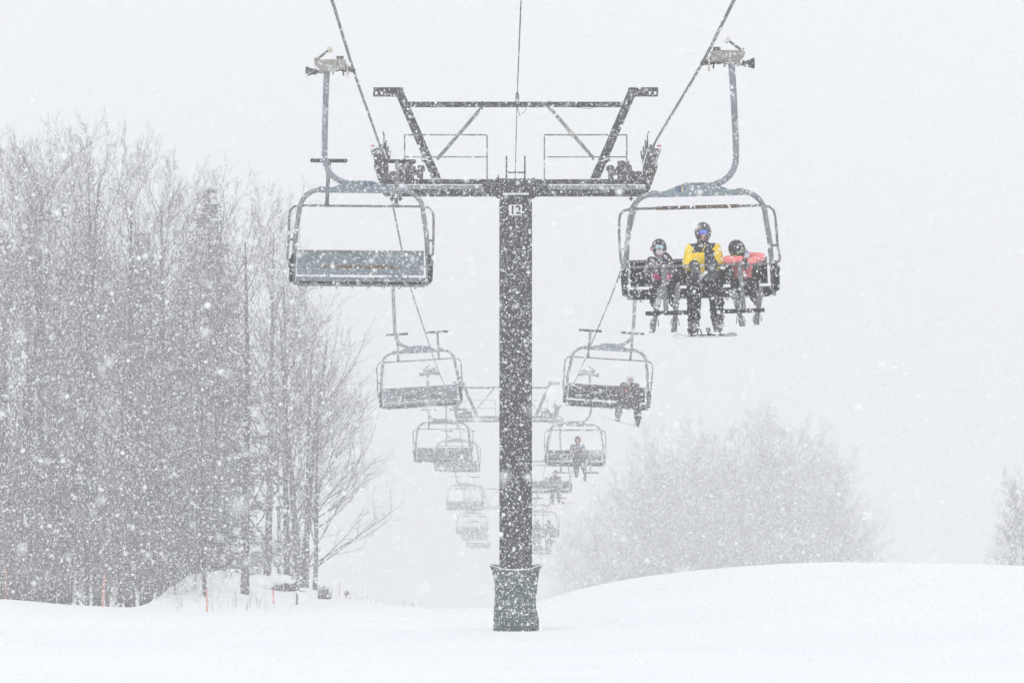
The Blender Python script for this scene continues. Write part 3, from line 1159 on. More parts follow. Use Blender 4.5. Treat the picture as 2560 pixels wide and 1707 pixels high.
def rider(chair, J, sc, mats, label, group, head_rot=None, jacket_fn=None, name='person', skiboots=False, helm_w=.225, mask=False,
          voxel=.014, extra=None, toe=(0, -1, .35), hands=True, hair=False, torso_r=1.0):
    """J: joint positions in the chair's frame."""
    O = Vector((J['pelvis'][0], J['pelvis'][1], .135))
    root = empty(name)
    root.matrix_world = chair.matrix_world @ Matrix.Translation(O)
    tag(root, label, 'person', group)
    V = {k: Vector(v) for k, v in J.items()}
    hr = head_rot or Matrix.Identity(3)
    hc = V['head']
    k = helm_w / .225
    # the body: one continuous figure under its clothes
    q = MB()
    q.ell(hc + hr @ Vector((0, 0, .005)), (.078 * k, .094 * k, .108 * k), 20, 14, hr)
    q.ell(hc + hr @ Vector((0, -.035 * k, -.06 * k)), (.055 * k, .055 * k, .05 * k), 16, 10, hr)
    q.ell(hc + hr @ Vector((0, -.105 * k, -.035 * k)), (.014 * k, .024 * k, .020 * k), 10, 8, hr)
    q.ell(hc + hr @ Vector((0, -.088 * k, -.068 * k)), (.026 * k, .012 * k, .009 * k), 10, 6, hr)
    q.ell(hc + hr @ Vector((0, -.083 * k, -.098 * k)), (.022 * k, .016 * k, .014 * k), 10, 6, hr)
    for sx in (-1, 1):
        q.ell(hc + hr @ Vector((sx * .08 * k, .005, -.01)), (.012, .024, .03), 8, 6, hr)
    capsule(q, hc - hr @ Vector((0, -.015, .06)), V['neck'] - Vector((0, 0, .05)), .052 * k, .06 * sc)
    capsule(q, V['neck'] - Vector((0, 0, .08 * sc)), V['pelvis'], .11 * sc, .12 * sc)
    for s_ in 'lr':
        capsule(q, V['sh_' + s_], V['el_' + s_], .048 * sc, .038 * sc)
        capsule(q, V['el_' + s_], V['wr_' + s_], .038 * sc, .026 * sc)
        capsule(q, V['neck'] - Vector((0, 0, .06)), V['sh_' + s_], .05 * sc, .05 * sc)
        capsule(q, V['hip_' + s_], V['kn_' + s_], .068 * sc, .052 * sc)
        capsule(q, V['kn_' + s_], V['an_' + s_], .050 * sc, .035 * sc)
        d_ = (V['wr_' + s_] - V['el_' + s_]).normalized()
        capsule(q, V['wr_' + s_], V['wr_' + s_] + d_ * .05 * sc, .026 * sc, .024 * sc)
    body = fused(q, 'body', [M['skin'], M['lips']], .0105, root, O, smooth=1,
                 matfn=lambda c: 1 if ((hr.transposed() @ (c - hc)) - Vector((0, -.096 * k, -.068 * k))).length < .02 * k else 0)
    # trousers
    q = MB()
    capsule(q, V['hip_l'] * .5 + V['hip_r'] * .5 + Vector((0, .02, .06 * sc)), V['hip_l'] * .5 + V['hip_r'] * .5 + Vector((0, -.03, .01)), .125 * sc, .12 * sc)
    rs_ = random.Random(hash(label) % 1000 if False else len(label))
    for s_ in 'lr':
        capsule(q, V['hip_' + s_], V['kn_' + s_], .11 * sc, .098 * sc)
        capsule(q, V['kn_' + s_], V['an_' + s_] + (V['kn_' + s_] - V['an_' + s_]) * .18, .108 * sc, .090 * sc)
        for t_ in (.25, .45, .62, .78):
            p = V['kn_' + s_].lerp(V['an_' + s_], t_)
            q.ell(p + Vector((rs_.uniform(-.02, .02), rs_.uniform(-.02, .02), 0)) * sc, (.108 * sc, .105 * sc, .035 * sc), 12, 6)
    fused(q, 'trousers', mats['pants'], voxel, root, O, smooth=1)
    # jacket
    q = MB()
    ch = V['neck'].lerp(V['pelvis'], .38)
    q.ell(ch, (.195 * sc * torso_r, .145 * sc, .20 * sc), 18, 12)
    q.ell(V['neck'].lerp(V['pelvis'], .72), (.175 * sc * torso_r, .14 * sc, .17 * sc), 18, 12)
    q.ell(V['pelvis'] + Vector((0, 0, .04)), (.18 * sc * torso_r, .15 * sc, .10 * sc), 18, 12)
    capsule(q, V['neck'] + Vector((0, .01, .01)) * sc, V['neck'] - Vector((0, 0, .08 * sc)), .082 * sc, .12 * sc)
    for s_ in 'lr':
        capsule(q, V['neck'] - Vector((0, 0, .07 * sc)), V['sh_' + s_], .085 * sc, .082 * sc)
        capsule(q, V['sh_' + s_], V['el_' + s_], .088 * sc, .086 * sc)
        capsule(q, V['el_' + s_], V['wr_' + s_], .085 * sc, .062 * sc)
        for t_ in (.3, .55, .8):
            p = V['sh_' + s_].lerp(V['el_' + s_], t_)
            q.ell(p, (.083 * sc, .083 * sc, .022 * sc), 12, 6)
        for t_ in (.25, .5, .75):
            p = V['el_' + s_].lerp(V['wr_' + s_], t_)
            q.ell(p, (.068 * sc, .03 * sc, .066 * sc), 12, 6)
    fused(q, 'jacket', mats['jacket'], voxel * .8, root, O, jacket_fn, smooth=1)
    for s_, sx in (('l', -1), ('r', 1)):
        w_, e_ = V['wr_' + s_], V['el_' + s_]
        hand = w_ + (V['hd_' + s_] - w_) if 'hd_' + s_ in V else w_ + (w_ - e_).normalized() * .1
        glove(root, O, w_, hand, mats['glove'], -sx, size=sc * (1.5 if sc > .9 else 1.1))
        snow_boot(root, O, V['an_' + s_], toe, Vector((0, toe[2], -toe[1])) if not skiboots else Vector((0, .3, 1)), mats['boot'], sc * (1.15 if not skiboots else .82))
    helmet_mesh(root, O, hc, helm_w, hr, mats['helmet'], False)
    goggles_mesh(root, O, hc, helm_w * .82, hr, mats['goggles'])
    if mask:
        q = MB()
        q.ell(hc + hr @ Vector((0, -.055 * k, -.065 * k)), (.066 * k, .062 * k, .052 * k), 18, 10, hr)
        local(q, 'face_mask', M['mask'], root, O)
    return root, O


def J_generic(cx, s=1.0, spread=.11, kneespread=.13, lean=0.0, foot=-.33):
    z = lambda v: .135 + (v - .135) * s
    y = lambda v: v * s if v < -.3 else v
    return dict(pelvis=(cx, -.12, z(.25)), neck=(cx + lean * .6, -.11, z(.77)), head=(cx + lean, -.13, z(.95)),
                sh_l=(cx + lean * .5 - .175 * s, -.11, z(.71)), sh_r=(cx + lean * .5 + .175 * s, -.11, z(.71)),
                el_l=(cx - .235 * s, -.15, z(.46)), el_r=(cx + .235 * s, -.15, z(.46)),
                wr_l=(cx - .11 * s, -.36, z(.40)), wr_r=(cx + .11 * s, -.36, z(.40)),
                hip_l=(cx - .09 * s, -.14, z(.235)), hip_r=(cx + .09 * s, -.14, z(.235)),
                kn_l=(cx - kneespread, y(-.58), z(.215)), kn_r=(cx + kneespread, y(-.58), z(.215)),
                an_l=(cx - kneespread * 1.1, y(-.62), z(foot)), an_r=(cx + kneespread * 1.1, y(-.62), z(foot)))


def ski_obj(chair, tail, tip, width, m, label, group, base_out=Vector((0, -.6, -.8))):
    tail, tip = Vector(tail), Vector(tip)
    d = tip - tail
    L_ = d.length
    d.normalize()
    nrm = (base_out - d * base_out.dot(d)).normalized()
    sd_ = d.cross(nrm).normalized()
    root = empty('ski')
    root.matrix_world = chair.matrix_world @ Matrix.Translation(tail.lerp(tip, .42))
    O = tail.lerp(tip, .42)
    vs, fs = [], []
    n = 18
    for i in range(n + 1):
        t = i / n
        w = width * (1.0 - .22 * math.sin(PI * min(1, t * 1.08))) / 2
        if t > .92:
            w *= math.sqrt(max(0.02, 1 - ((t - .92) / .08) ** 2))
        rise = -nrm * (max(0, t - .86) / .14) ** 2 * .07
        camber = nrm * (-.012 * math.sin(PI * t))
        p = tail + d * L_ * t + rise + camber
        for sgn, h in ((-1, 1), (1, 1), (1, -1), (-1, -1)):
            vs.append(p + sd_ * sgn * w + nrm * h * .007 - O)
    for i in range(n):
        a = 4 * i
        for j in range(4):
            fs.append((a + j, a + (j + 1) % 4, a + 4 + (j + 1) % 4, a + 4 + j))
    fs += [(3, 2, 1, 0), (4 * n, 4 * n + 1, 4 * n + 2, 4 * n + 3)]
    q = MB()
    q.add(vs, fs)
    q.build('ski_blade', m, root)
    q = MB()
    c_ = tail.lerp(tip, .42) - nrm * .02 - O
    q.bar(c_ - d * .16, c_ + d * .14, .055, .03, up=nrm)
    b = q.build('binding', M['gripdark'], root)
    q = MB()
    e = c_ - d * .14 + nrm * .02
    for s_ in (-1, 1):
        q.tube([e + sd_ * s_ * .045 - nrm * .01, e + sd_ * s_ * .055 - d * .05 + nrm * .02, e + sd_ * s_ * .06 - d * .075 + nrm * .05], .006, 5)
    q.build('brake_arms', M['gripdark'], b)
    tag(root, label, 'ski', group)
    return root


def board_obj(chair, c, yaw, roll, length, width, m, edge, label, pitch=0.0):
    root = empty('snowboard')
    mw = chair.matrix_world @ Matrix.Translation(c) @ Euler((pitch, roll, yaw), 'XYZ').to_matrix().to_4x4()
    root.matrix_world = mw
    n = 28
    vs, fs = [], []
    for i in range(n + 1):
        t = i / n * 2 - 1
        x = t * length / 2
        u = abs(t)
        w = width / 2 * (1 - .10 * (1 - u * u))
        if u > .84:
            w *= math.sqrt(max(.03, 1 - ((u - .84) / .16) ** 2))
        z = .05 * (max(0, u - .76) / .24) ** 2
        for sy, h in ((-1, -.003), (1, -.003), (1, .003), (-1, .003)):
            vs.append((x, sy * w, z + h))
    for i in range(n):
        a = 4 * i
        for j in range(4):
            fs.append((a + j, a + 4 + j, a + 4 + (j + 1) % 4, a + (j + 1) % 4))
    fs += [(0, 1, 2, 3), (4 * n + 3, 4 * n + 2, 4 * n + 1, 4 * n)]
    q = MB()
    q.add(vs, fs)
    q.build('deck', m, root)
    q = MB()
    ring = [Vector(vs[4 * i]) for i in range(n + 1)] + [Vector(vs[4 * i + 1]) for i in range(n, -1, -1)]
    q.tube(ring + [ring[0]], .0035, 5)
    q.build('metal_edge', M['boardedge'], root)
    for sx in (-1, 1):
        q = MB()
        q.box((sx * .25, 0, .022), (.11, .24, .022), bev=.008)
        q.bar((sx * .25, .09, .03), (sx * .25, .115, .12), .08, .02, up=(0, 1, 0))
        q.tube([(sx * .25 + .055 * math.cos(a), -.05, .03 + .075 * math.sin(a)) for a in np.linspace(0, PI, 9)], .009, 5)
        q.build('binding', edge, root)
    tag(root, label, 'snowboard')
    return root


G3 = 'riders on the nearest right chair'
ch0 = CHAIRS[8]
# the adult in yellow
Ja = dict(pelvis=(.035, -.12, .25), neck=(.05, -.12, .77), head=(.055, -.15, .925),
          sh_l=(-.115, -.12, .685), sh_r=(.22, -.12, .685), el_l=(-.165, -.20, .47), el_r=(.255, -.20, .47),
          wr_l=(-.09, -.44, .43), wr_r=(.15, -.44, .44), hd_l=(-.045, -.54, .30), hd_r=(.10, -.54, .31),
          hip_l=(-.06, -.14, .235), hip_r=(.135, -.14, .235), kn_l=(-.115, -.59, .18), kn_r=(.18, -.59, .18),
          an_l=(-.145, -.62, -.39), an_r=(.19, -.62, -.39))


def adult_jacket(c):
    x, y, z = c
    if y < -.16 and -.16 < x < .12 and z < .62 and x < .06:
        return 0
    if z > .665:
        return 1 if abs(x - .05) < .115 + (z - .665) * .75 else 0
    if -.115 < x < .20 and y < -.05:
        if x > .06 or z > .64:
            return 1
        return 0
    if -.115 < x < .20 and y >= -.05:
        return 1
    return 0


mt = dict(pants=M['pants'], jacket=[M['yellow'], M['blackcloth']], glove=M['greyglove'], boot=M['boot'], helmet=M['helmetgrey'], goggles=M['lensblue'])
pa, O = rider(ch0, Ja, 1.0, mt, 'adult in yellow and black jacket with mirrored blue goggles, hands in lap', G3,
              head_rot=Matrix.Rotation(R(8), 3, 'X'), jacket_fn=adult_jacket, helm_w=.235, toe=(0, -1, .1), voxel=.012)
q = MB()
q.tube([(.035, -.262, .665), (.06, -.265, .70), (.075, -.262, .735)], .008, 5)
local(q, 'zip_pull', M['yellow'], pa, O)
board_obj(ch0, Vector((.02, -.66, -.535)), R(55), R(0), 1.45, .25, M['board'], M['gripdark'], 'pale snowboard strapped under the boots of the yellow jacketed rider', pitch=R(0))

# child in the floral jacket, on the left of the seat
Jc = dict(pelvis=(-.545, -.14, .22), neck=(-.555, -.12, .575), head=(-.562, -.15, .725),
          sh_l=(-.675, -.12, .54), sh_r=(-.435, -.12, .54), el_l=(-.735, -.17, .38), el_r=(-.385, -.17, .38),
          wr_l=(-.65, -.34, .335), wr_r=(-.44, -.34, .335), hip_l=(-.61, -.14, .20), hip_r=(-.48, -.14, .20),
          kn_l=(-.655, -.50, .14), kn_r=(-.415, -.50, .14), an_l=(-.665, -.70, -.10), an_r=(-.395, -.70, -.10))
mt = dict(pants=M['pants'], jacket=M['floral'], glove=M['pinkglove'], boot=M['skiboot'], helmet=M['helmetblack'], goggles=M['lensteal'])
pc, O = rider(ch0, Jc, .78, mt, 'small child in dark floral jacket with pale mask and teal goggles', G3,
              skiboots=True, helm_w=.212, mask=True, voxel=.011, toe=(0, -1, .5))
q = MB()
for sx in (-1, 1):
    q.ell((-.562 + sx * .107, -.15, .715), (.02, .03, .03), 10, 8)
    break
local(q, 'ear_cover', M['pinkpom'], pc, O)
q = MB()
q.tube([(-.50, -.14, .66), (-.445, -.17, .62), (-.405, -.19, .57), (-.40, -.19, .50)], [.02, .024, .020, .008], 8)
local(q, 'hair', M['hair'], pc, O)

# child resting the head on the bar, on the right of the seat
Jd = dict(pelvis=(.60, -.12, .22), neck=(.585, -.22, .56), head=(.508, -.34, .665),
          sh_l=(.47, -.22, .52), sh_r=(.71, -.20, .56), el_l=(.37, -.40, .52), el_r=(.84, -.36, .545),
          wr_l=(.545, -.46, .525), wr_r=(.665, -.47, .485), hd_l=(.63, -.47, .50), hd_r=(.60, -.50, .42),
          hip_l=(.53, -.14, .20), hip_r=(.67, -.14, .20), kn_l=(.47, -.50, .16), kn_r=(.71, -.50, .16),
          an_l=(.47, -.68, -.07), an_r=(.72, -.68, -.07))
mt = dict(pants=M['pants'], jacket=M['coral'], glove=M['greyglove'], boot=M['skiboot'], helmet=M['helmetblack'], goggles=M['blackcloth'])
pd, O = rider(ch0, Jd, .76, mt, 'child in coral jacket slumped over the bar, black helmet bowed', G3,
              skiboots=True, head_rot=Matrix.Rotation(R(-20), 3, 'Y') @ Matrix.Rotation(R(52), 3, 'X'), helm_w=.235, voxel=.011, toe=(0, -1, .5))
q = MB()
hc_ = Vector((.508, -.34, .665))
rt_ = Matrix.Rotation(R(-28), 3, 'Y')
q.tube([hc_ + rt_ @ Vector((.122 * math.cos(a), -.145 * math.sin(a), -.055)) for a in np.linspace(.15, PI - .5, 14)], .004, 5)
local(q, 'lime_strap', M['lime'], pd, O)
q = MB()
q.ell((.655, -.26, .60), (.035, .05, .06), 12, 8)
q.ell((.62, -.27, .60), (.035, .05, .05), 12, 8)
local(q, 'collar', M['lilac'], pd, O)

GS = 'skis on the nearest right chair'
ski_obj(ch0, (-.71, -.46, -.455), (-.60, -1.28, .14), .082, M['ski'], 'left ski of the child in the floral jacket, tail hanging down', GS)
ski_obj(ch0, (-.405, -.46, -.455), (-.385, -1.28, .14), .082, M['ski'], 'right ski of the child in the floral jacket, nearer the adult', GS)
ski_obj(ch0, (.545, -.46, -.40), (.37, -1.25, .05), .082, M['ski'], 'slanting ski of the child in the coral jacket, nearer the adult', GS)
ski_obj(ch0, (.735, -.46, -.385), (.745, -1.25, .07), .082, M['ski'], 'upright ski of the child in the coral jacket, near the chair edge', GS)

# the lone snowboarder
ch1 = CHAIRS[9]
J1 = J_generic(.55, .92, kneespread=.20)
J1['head'] = (.56, -.14, .80)
J1['neck'] = (.555, -.12, .655)
J1['sh_l'], J1['sh_r'] = (.39, -.12, .60), (.72, -.12, .60)
J1['el_l'], J1['el_r'] = (.33, -.15, .40), (.79, -.15, .40)
J1['kn_l'], J1['kn_r'] = (.33, -.54, .15), (.76, -.54, .13)
J1['an_l'], J1['an_r'] = (.28, -.60, -.17), (.79, -.60, -.27)
mt = dict(pants=M['pants'], jacket=M['blackcloth'], glove=M['blackcloth'], boot=M['blackcloth'], helmet=M['helmetwhite'], goggles=M['helmetwhite'])
p1, O = rider(ch1, J1, .92, mt, 'snowboarder in black clothes and white helmet alone on the tilted chair', None, helm_w=.225, toe=(0, -1, .1), voxel=.018)
q = MB()
q.ell((.46, -.27, .47), (.035, .012, .03), 8, 6)
local(q, 'jacket_patch', M['coral'], p1, O)
board_obj(ch1, Vector((.52, -.64, -.345)), R(-8), R(12), 1.45, .25, M['board'], M['gripdark'], 'pale snowboard hanging at a slant below the tilted chair')

# the skier with orange goggles
ch2 = CHAIRS[10]
J2 = J_generic(.09, 1.0)
J2['kn_l'], J2['an_l'] = (.02, -.58, .20), (.03, -.60, -.28)
J2['kn_r'], J2['an_r'] = (.26, -.58, .20), (.32, -.66, -.12)
mt = dict(pants=M['pants'], jacket=M['darkpurple'], glove=M['blackcloth'], boot=M['blackcloth'], helmet=M['darkpurple'], goggles=M['lensorange'])
rider(ch2, J2, 1.0, mt, 'skier in dark plum jacket with orange goggles alone on the level chair', None, helm_w=.23, voxel=.02)
ski_obj(ch2, (.34, -.5, -.52), (.325, -1.45, .17), .11, M['ski'], 'raised ski of the skier with orange goggles', None)

# hazier riders farther down the line
ch3 = CHAIRS[11]
mt = dict(pants=M['pants'], jacket=M['blackcloth'], glove=M['blackcloth'], boot=M['blackcloth'], helmet=M['helmetblack'], goggles=M['blackcloth'])
rider(ch3, J_generic(.33, 1.0, lean=-.02), 1.05, mt, 'hazy snowboarder in dark clothes on the chair beside the dark column', None, voxel=.022)
board_obj(ch3, Vector((.42, -.66, -.48)), R(10), R(-3), 1.5, .25, M['redboard'], M['gripdark'], 'reddish snowboard under the hazy rider beside the dark column')
ch4 = CHAIRS[12]
mt2 = dict(mt)
mt2['jacket'] = M['navy']
rider(ch4, J_generic(-.2, 1.0), 1.1, mt2, 'faint rider in bluish jacket next to the dark column', None, voxel=.024)
rider(ch4, J_generic(.50, .97), 1.1, mt, 'faint dark rider at the outer end of the same far chair', None, voxel=.024)

# ------------------------------------------------------------------ trees
class Segs:
    def __init__(s):
        s.a, s.b, s.ra, s.rb = [], [], [], []

    def add(s, a, b, ra, rb):
        s.a.append(a); s.b.append(b); s.ra.append(ra); s.rb.append(rb)

    def mesh(s, name, m, n=3):
        a, b = np.array(s.a, float), np.array(s.b, float)
        ra, rb = np.array(s.ra)[:, None], np.array(s.rb)[:, None]
        t = b - a
        t /= np.linalg.norm(t, axis=1)[:, None] + 1e-9
        ref = np.where(np.abs(t[:, 2:3]) < .9, np.array([[0, 0, 1.0]]), np.array([[1.0, 0, 0]]))
        u = np.cross(t, ref)
        u /= np.linalg.norm(u, axis=1)[:, None] + 1e-9
        w = np.cross(t, u)
        rings = []
        for k in range(n):
            an = 2 * PI * k / n
            d = u * math.cos(an) + w * math.sin(an)
            rings.append((a + d * ra, b + d * rb))
        N_ = len(a)
        vs = np.zeros((N_, 2 * n, 3))
        for k in range(n):
            vs[:, k] = rings[k][0]
            vs[:, n + k] = rings[k][1]
        base = (np.arange(N_) * 2 * n)[:, None]
        fs = np.concatenate([np.stack([base[:, 0] + k, base[:, 0] + (k + 1) % n, base[:, 0] + n + (k + 1) % n, base[:, 0] + n + k], -1) for k in range(n)])
        me = bpy.data.meshes.new(name)
        nf = len(fs)
        me.vertices.add(N_ * 2 * n)
        me.vertices.foreach_set('co', vs.ravel())
        me.loops.add(nf * 4)
        me.loops.foreach_set('vertex_index', fs.ravel().astype(np.int32))
        me.polygons.add(nf)
        me.polygons.foreach_set('loop_start', (np.arange(nf) * 4).astype(np.int32))
        me.materials.append(m)
        me.update(calc_edges=True)
        me.polygons.foreach_set('use_smooth', [True] * nf)
        return me


def nrm3(v):
    l = math.sqrt(v[0] ** 2 + v[1] ** 2 + v[2] ** 2) + 1e-9
    return (v[0] / l, v[1] / l, v[2] / l)


def hardwood(seed, H, first=.25, lean=(0, 0), spread=.42, nprim=26, dens=1.0, r0=.16, fork=False, twig=.0045, bias=0.0):
    """Bare hardwood of height H: trunk segments and branch segments, ascending branches ending in fans of twigs."""
    rs = random.Random(seed)
    tr, br = Segs(), Segs()

    def grow(p, d, L_, r, level, wander):
        n = 5 if level < 2 else (3 if level == 2 else 2)
        pts = [p]
        dd = d
        for i in range(n):
            dd = nrm3((dd[0] + rs.gauss(0, wander), dd[1] + rs.gauss(0, wander), dd[2] + rs.gauss(0, wander) + (.10 if level < 3 else .05)))
            q_ = pts[-1]
            pts.append((q_[0] + dd[0] * L_ / n, q_[1] + dd[1] * L_ / n, q_[2] + dd[2] * L_ / n))
        for i in range(n):
            ra = r * (1 - .75 * i / n)
            rb = r * (1 - .75 * (i + 1) / n)
            br.add(pts[i], pts[i + 1], max(twig, ra), max(twig * .8, rb))
        if level >= 4 or L_ < .28:
            return
        cnt = {1: 8, 2: 6, 3: 4}[level]
        cnt = max(2, int(cnt * .86 * dens * (.7 + .6 * rs.random())))
        for k in range(cnt):
            t = .22 + .78 * (k + rs.random()) / cnt
            f = t * n
            i = min(n - 1, int(f))
            a, b = pts[i], pts[i + 1]
            g = f - i
            c = tuple(a[j] + (b[j] - a[j]) * g for j in range(3))
            base = nrm3(tuple(b[j] - a[j] for j in range(3)))
            az = rs.uniform(0, 2 * PI)
            # a direction about 35 degrees off the parent
            ref = (0, 0, 1) if abs(base[2]) < .9 else (1, 0, 0)
            u = nrm3((base[1] * ref[2] - base[2] * ref[1], base[2] * ref[0] - base[0] * ref[2], base[0] * ref[1] - base[1] * ref[0]))
            w = (base[1] * u[2] - base[2] * u[1], base[2] * u[0] - base[0] * u[2], base[0] * u[1] - base[1] * u[0])
            ang = R(rs.uniform(22, 50))
            nd = tuple(base[j] * math.cos(ang) + (u[j] * math.cos(az) + w[j] * math.sin(az)) * math.sin(ang) for j in range(3))
            nd = nrm3((nd[0], nd[1], nd[2] + .12))
            grow(c, nd, L_ * rs.uniform(.36, .58) * (1.15 - .45 * t), r * .42, level + 1, wander * 1.1)

    # trunk
    stems = 2 if fork else 1
    for st_ in range(stems):
        pts = [(0, 0, -.5)]
        n = 12
        x = y = 0
        dx, dy = lean[0], lean[1]
        if fork:
            dx += (-.05, .07)[st_]
        for i in range(n):
            dx += rs.gauss(0, .012); dy += rs.gauss(0, .012)
            x += dx * H / n; y += dy * H / n
            pts.append((x, y, H * (.93 if fork and st_ else 1) * .94 * (i + 1) / n))
        for i in range(n):
            tr.add(pts[i], pts[i + 1], 1.2 * r0 * (1 - .93 * i / n) ** .8 + .01, 1.2 * r0 * (1 - .93 * (i + 1) / n) ** .8 + .01)
        npr = nprim // stems
        for k in range(npr):
            t = first + (1 - first) * ((k + rs.random()) / npr) ** .9
            f = min(.999, t) * n
            i = int(f)
            g = f - i
            c = tuple(pts[i][j] + (pts[i + 1][j] - pts[i][j]) * g for j in range(3))
            az = rs.uniform(0, 2 * PI)
            el = R(rs.uniform(22, 46) + 24 * t)
            d = (math.cos(az) * math.cos(el) + bias, math.sin(az) * math.cos(el), math.sin(el))
            L_ = H * spread * (1.12 - .75 * t) * rs.uniform(.65, 1.1)
            if t < first + .12:
                L_ *= .8
            grow(c, nrm3(d), L_, r0 * .42 * (1.1 - .8 * t), 1, .07)
    return tr, br


def conifer(seed, H, rad, r0=.14):
    rs = random.Random(seed)
    tr, br = Segs(), Segs()
    n = 10
    for i in range(n):
        tr.add((0, 0, H * i / n - (.5 if i == 0 else 0)), (0, 0, H * (i + 1) / n), r0 * (1 - .95 * i / n), r0 * (1 - .95 * (i + 1) / n))
    z = H * .08
    while z < H * .985:
        t = z / H
        for k in range(rs.randint(5, 7)):
            az = rs.uniform(0, 2 * PI)
            L_ = rad * (1.01 - t) ** .9 * rs.uniform(.45, 1.2) + .05
            m_ = 5
            p = (0, 0, z + rs.uniform(-.1, .1))
            droop = rs.uniform(-.15, .35)
            for i in range(m_):
                f = i / m_
                q_ = (p[0] + math.cos(az) * L_ / m_, p[1] + math.sin(az) * L_ / m_, p[2] + (.14 - droop * 1.5 * f) * L_ / m_ * 1.5)
                br.add(p, q_, .022 * (1 - f * .7), .022 * (1 - (i + 1) / m_ * .7))
                for s_ in range(9):
                    a2 = az + rs.choice((-1, 1)) * R(rs.uniform(30, 75))
                    l2 = L_ * .30 * rs.uniform(.5, 1.2) * (1.1 - .6 * f) + .07
                    e = (q_[0] + math.cos(a2) * l2, q_[1] + math.sin(a2) * l2, q_[2] - l2 * rs.uniform(0, .45))
                    br.add(q_, e, .024, .008)
                p = q_
        z += (H * .014 + .05) * rs.uniform(.6, 1.3)
    return tr, br


def make_tree(name, gen, loc, scale=1, rot=0, m=None):
    tr, br = gen
    root = empty(name, loc, (0, 0, rot))
    root.scale = (scale,) * 3
    for s_, nm, mm, n in ((tr, 'trunk', M['bark'], 9), (br, 'crown', m or M['twig'], 3)):
        o = bpy.data.objects.new(nm, s_.mesh(nm, mm, n))
        COL.objects.link(o)
        o.parent = root
    return root


TPL = {}
TPL['a'] = make_tree('bare_hardwood', hardwood(11, 15, first=.16, spread=.46, nprim=26, r0=.15), (0, 0, -500))
TPL['b'] = make_tree('bare_hardwood', hardwood(23, 15, first=.10, spread=.40, nprim=28, r0=.13), (0, 0, -500))
TPL['c'] = make_tree('bare_hardwood', hardwood(37, 15, first=.22, spread=.52, nprim=24, r0=.17, fork=True), (0, 0, -500))
TPL['d'] = make_tree('bare_hardwood', hardwood(41, 15, first=.12, lean=(.03, 0), spread=.46, nprim=24, r0=.13, bias=.45, dens=.85), (0, 0, -500))
TPL['e'] = make_tree('bare_hardwood', hardwood(59, 15, first=.22, spread=.36, nprim=20, r0=.09), (0, 0, -500))
TPL['k'] = make_tree('snowy_conifer', conifer(5, 14, 2.3), (0, 0, -500), m=M['needle'])
TPL['s'] = make_tree('bare_shrub', hardwood(71, 5, first=.01, spread=.70, nprim=34, r0=.045, dens=1.15), (0, 0, -500))
TPL['r'] = make_tree('bare_hardwood', hardwood(83, 15, first=.04, spread=.50, nprim=42, r0=.075, dens=1.35), (0, 0, -500))
TPLH = {}
for k_, o_ in TPL.items():                       # true height of each crown, twigs included
    cr = [c for c in o_.children if c.name.startswith('crown')][0]
    n_ = len(cr.data.vertices)
    co = np.empty(n_ * 3)
    cr.data.vertices.foreach_get('co', co)
    TPLH[k_] = float(np.percentile(co[2::3], 99.0))
seen = set()


def plant(kind, dx, top, D, rot, label, group=None, xs=1.0):
    """A tree whose foot is at measured column dx and whose crown reaches measured row top."""
    x = at(dx, 0, D).x
    z = gz(x, D)
    H = at(dx, top, D).z - z
    s_ = H / TPLH[kind]
    src = TPL[kind]
    if kind in seen:
        o = copy_tree(src)
    else:
        seen.add(kind)
        o = src
    o.location = (x, D, z)
    o.rotation_euler = (0, 0, rot)
    o.scale = (s_ * xs, s_ * xs, s_)
    tag(o, label, 'tree', group)
    return o


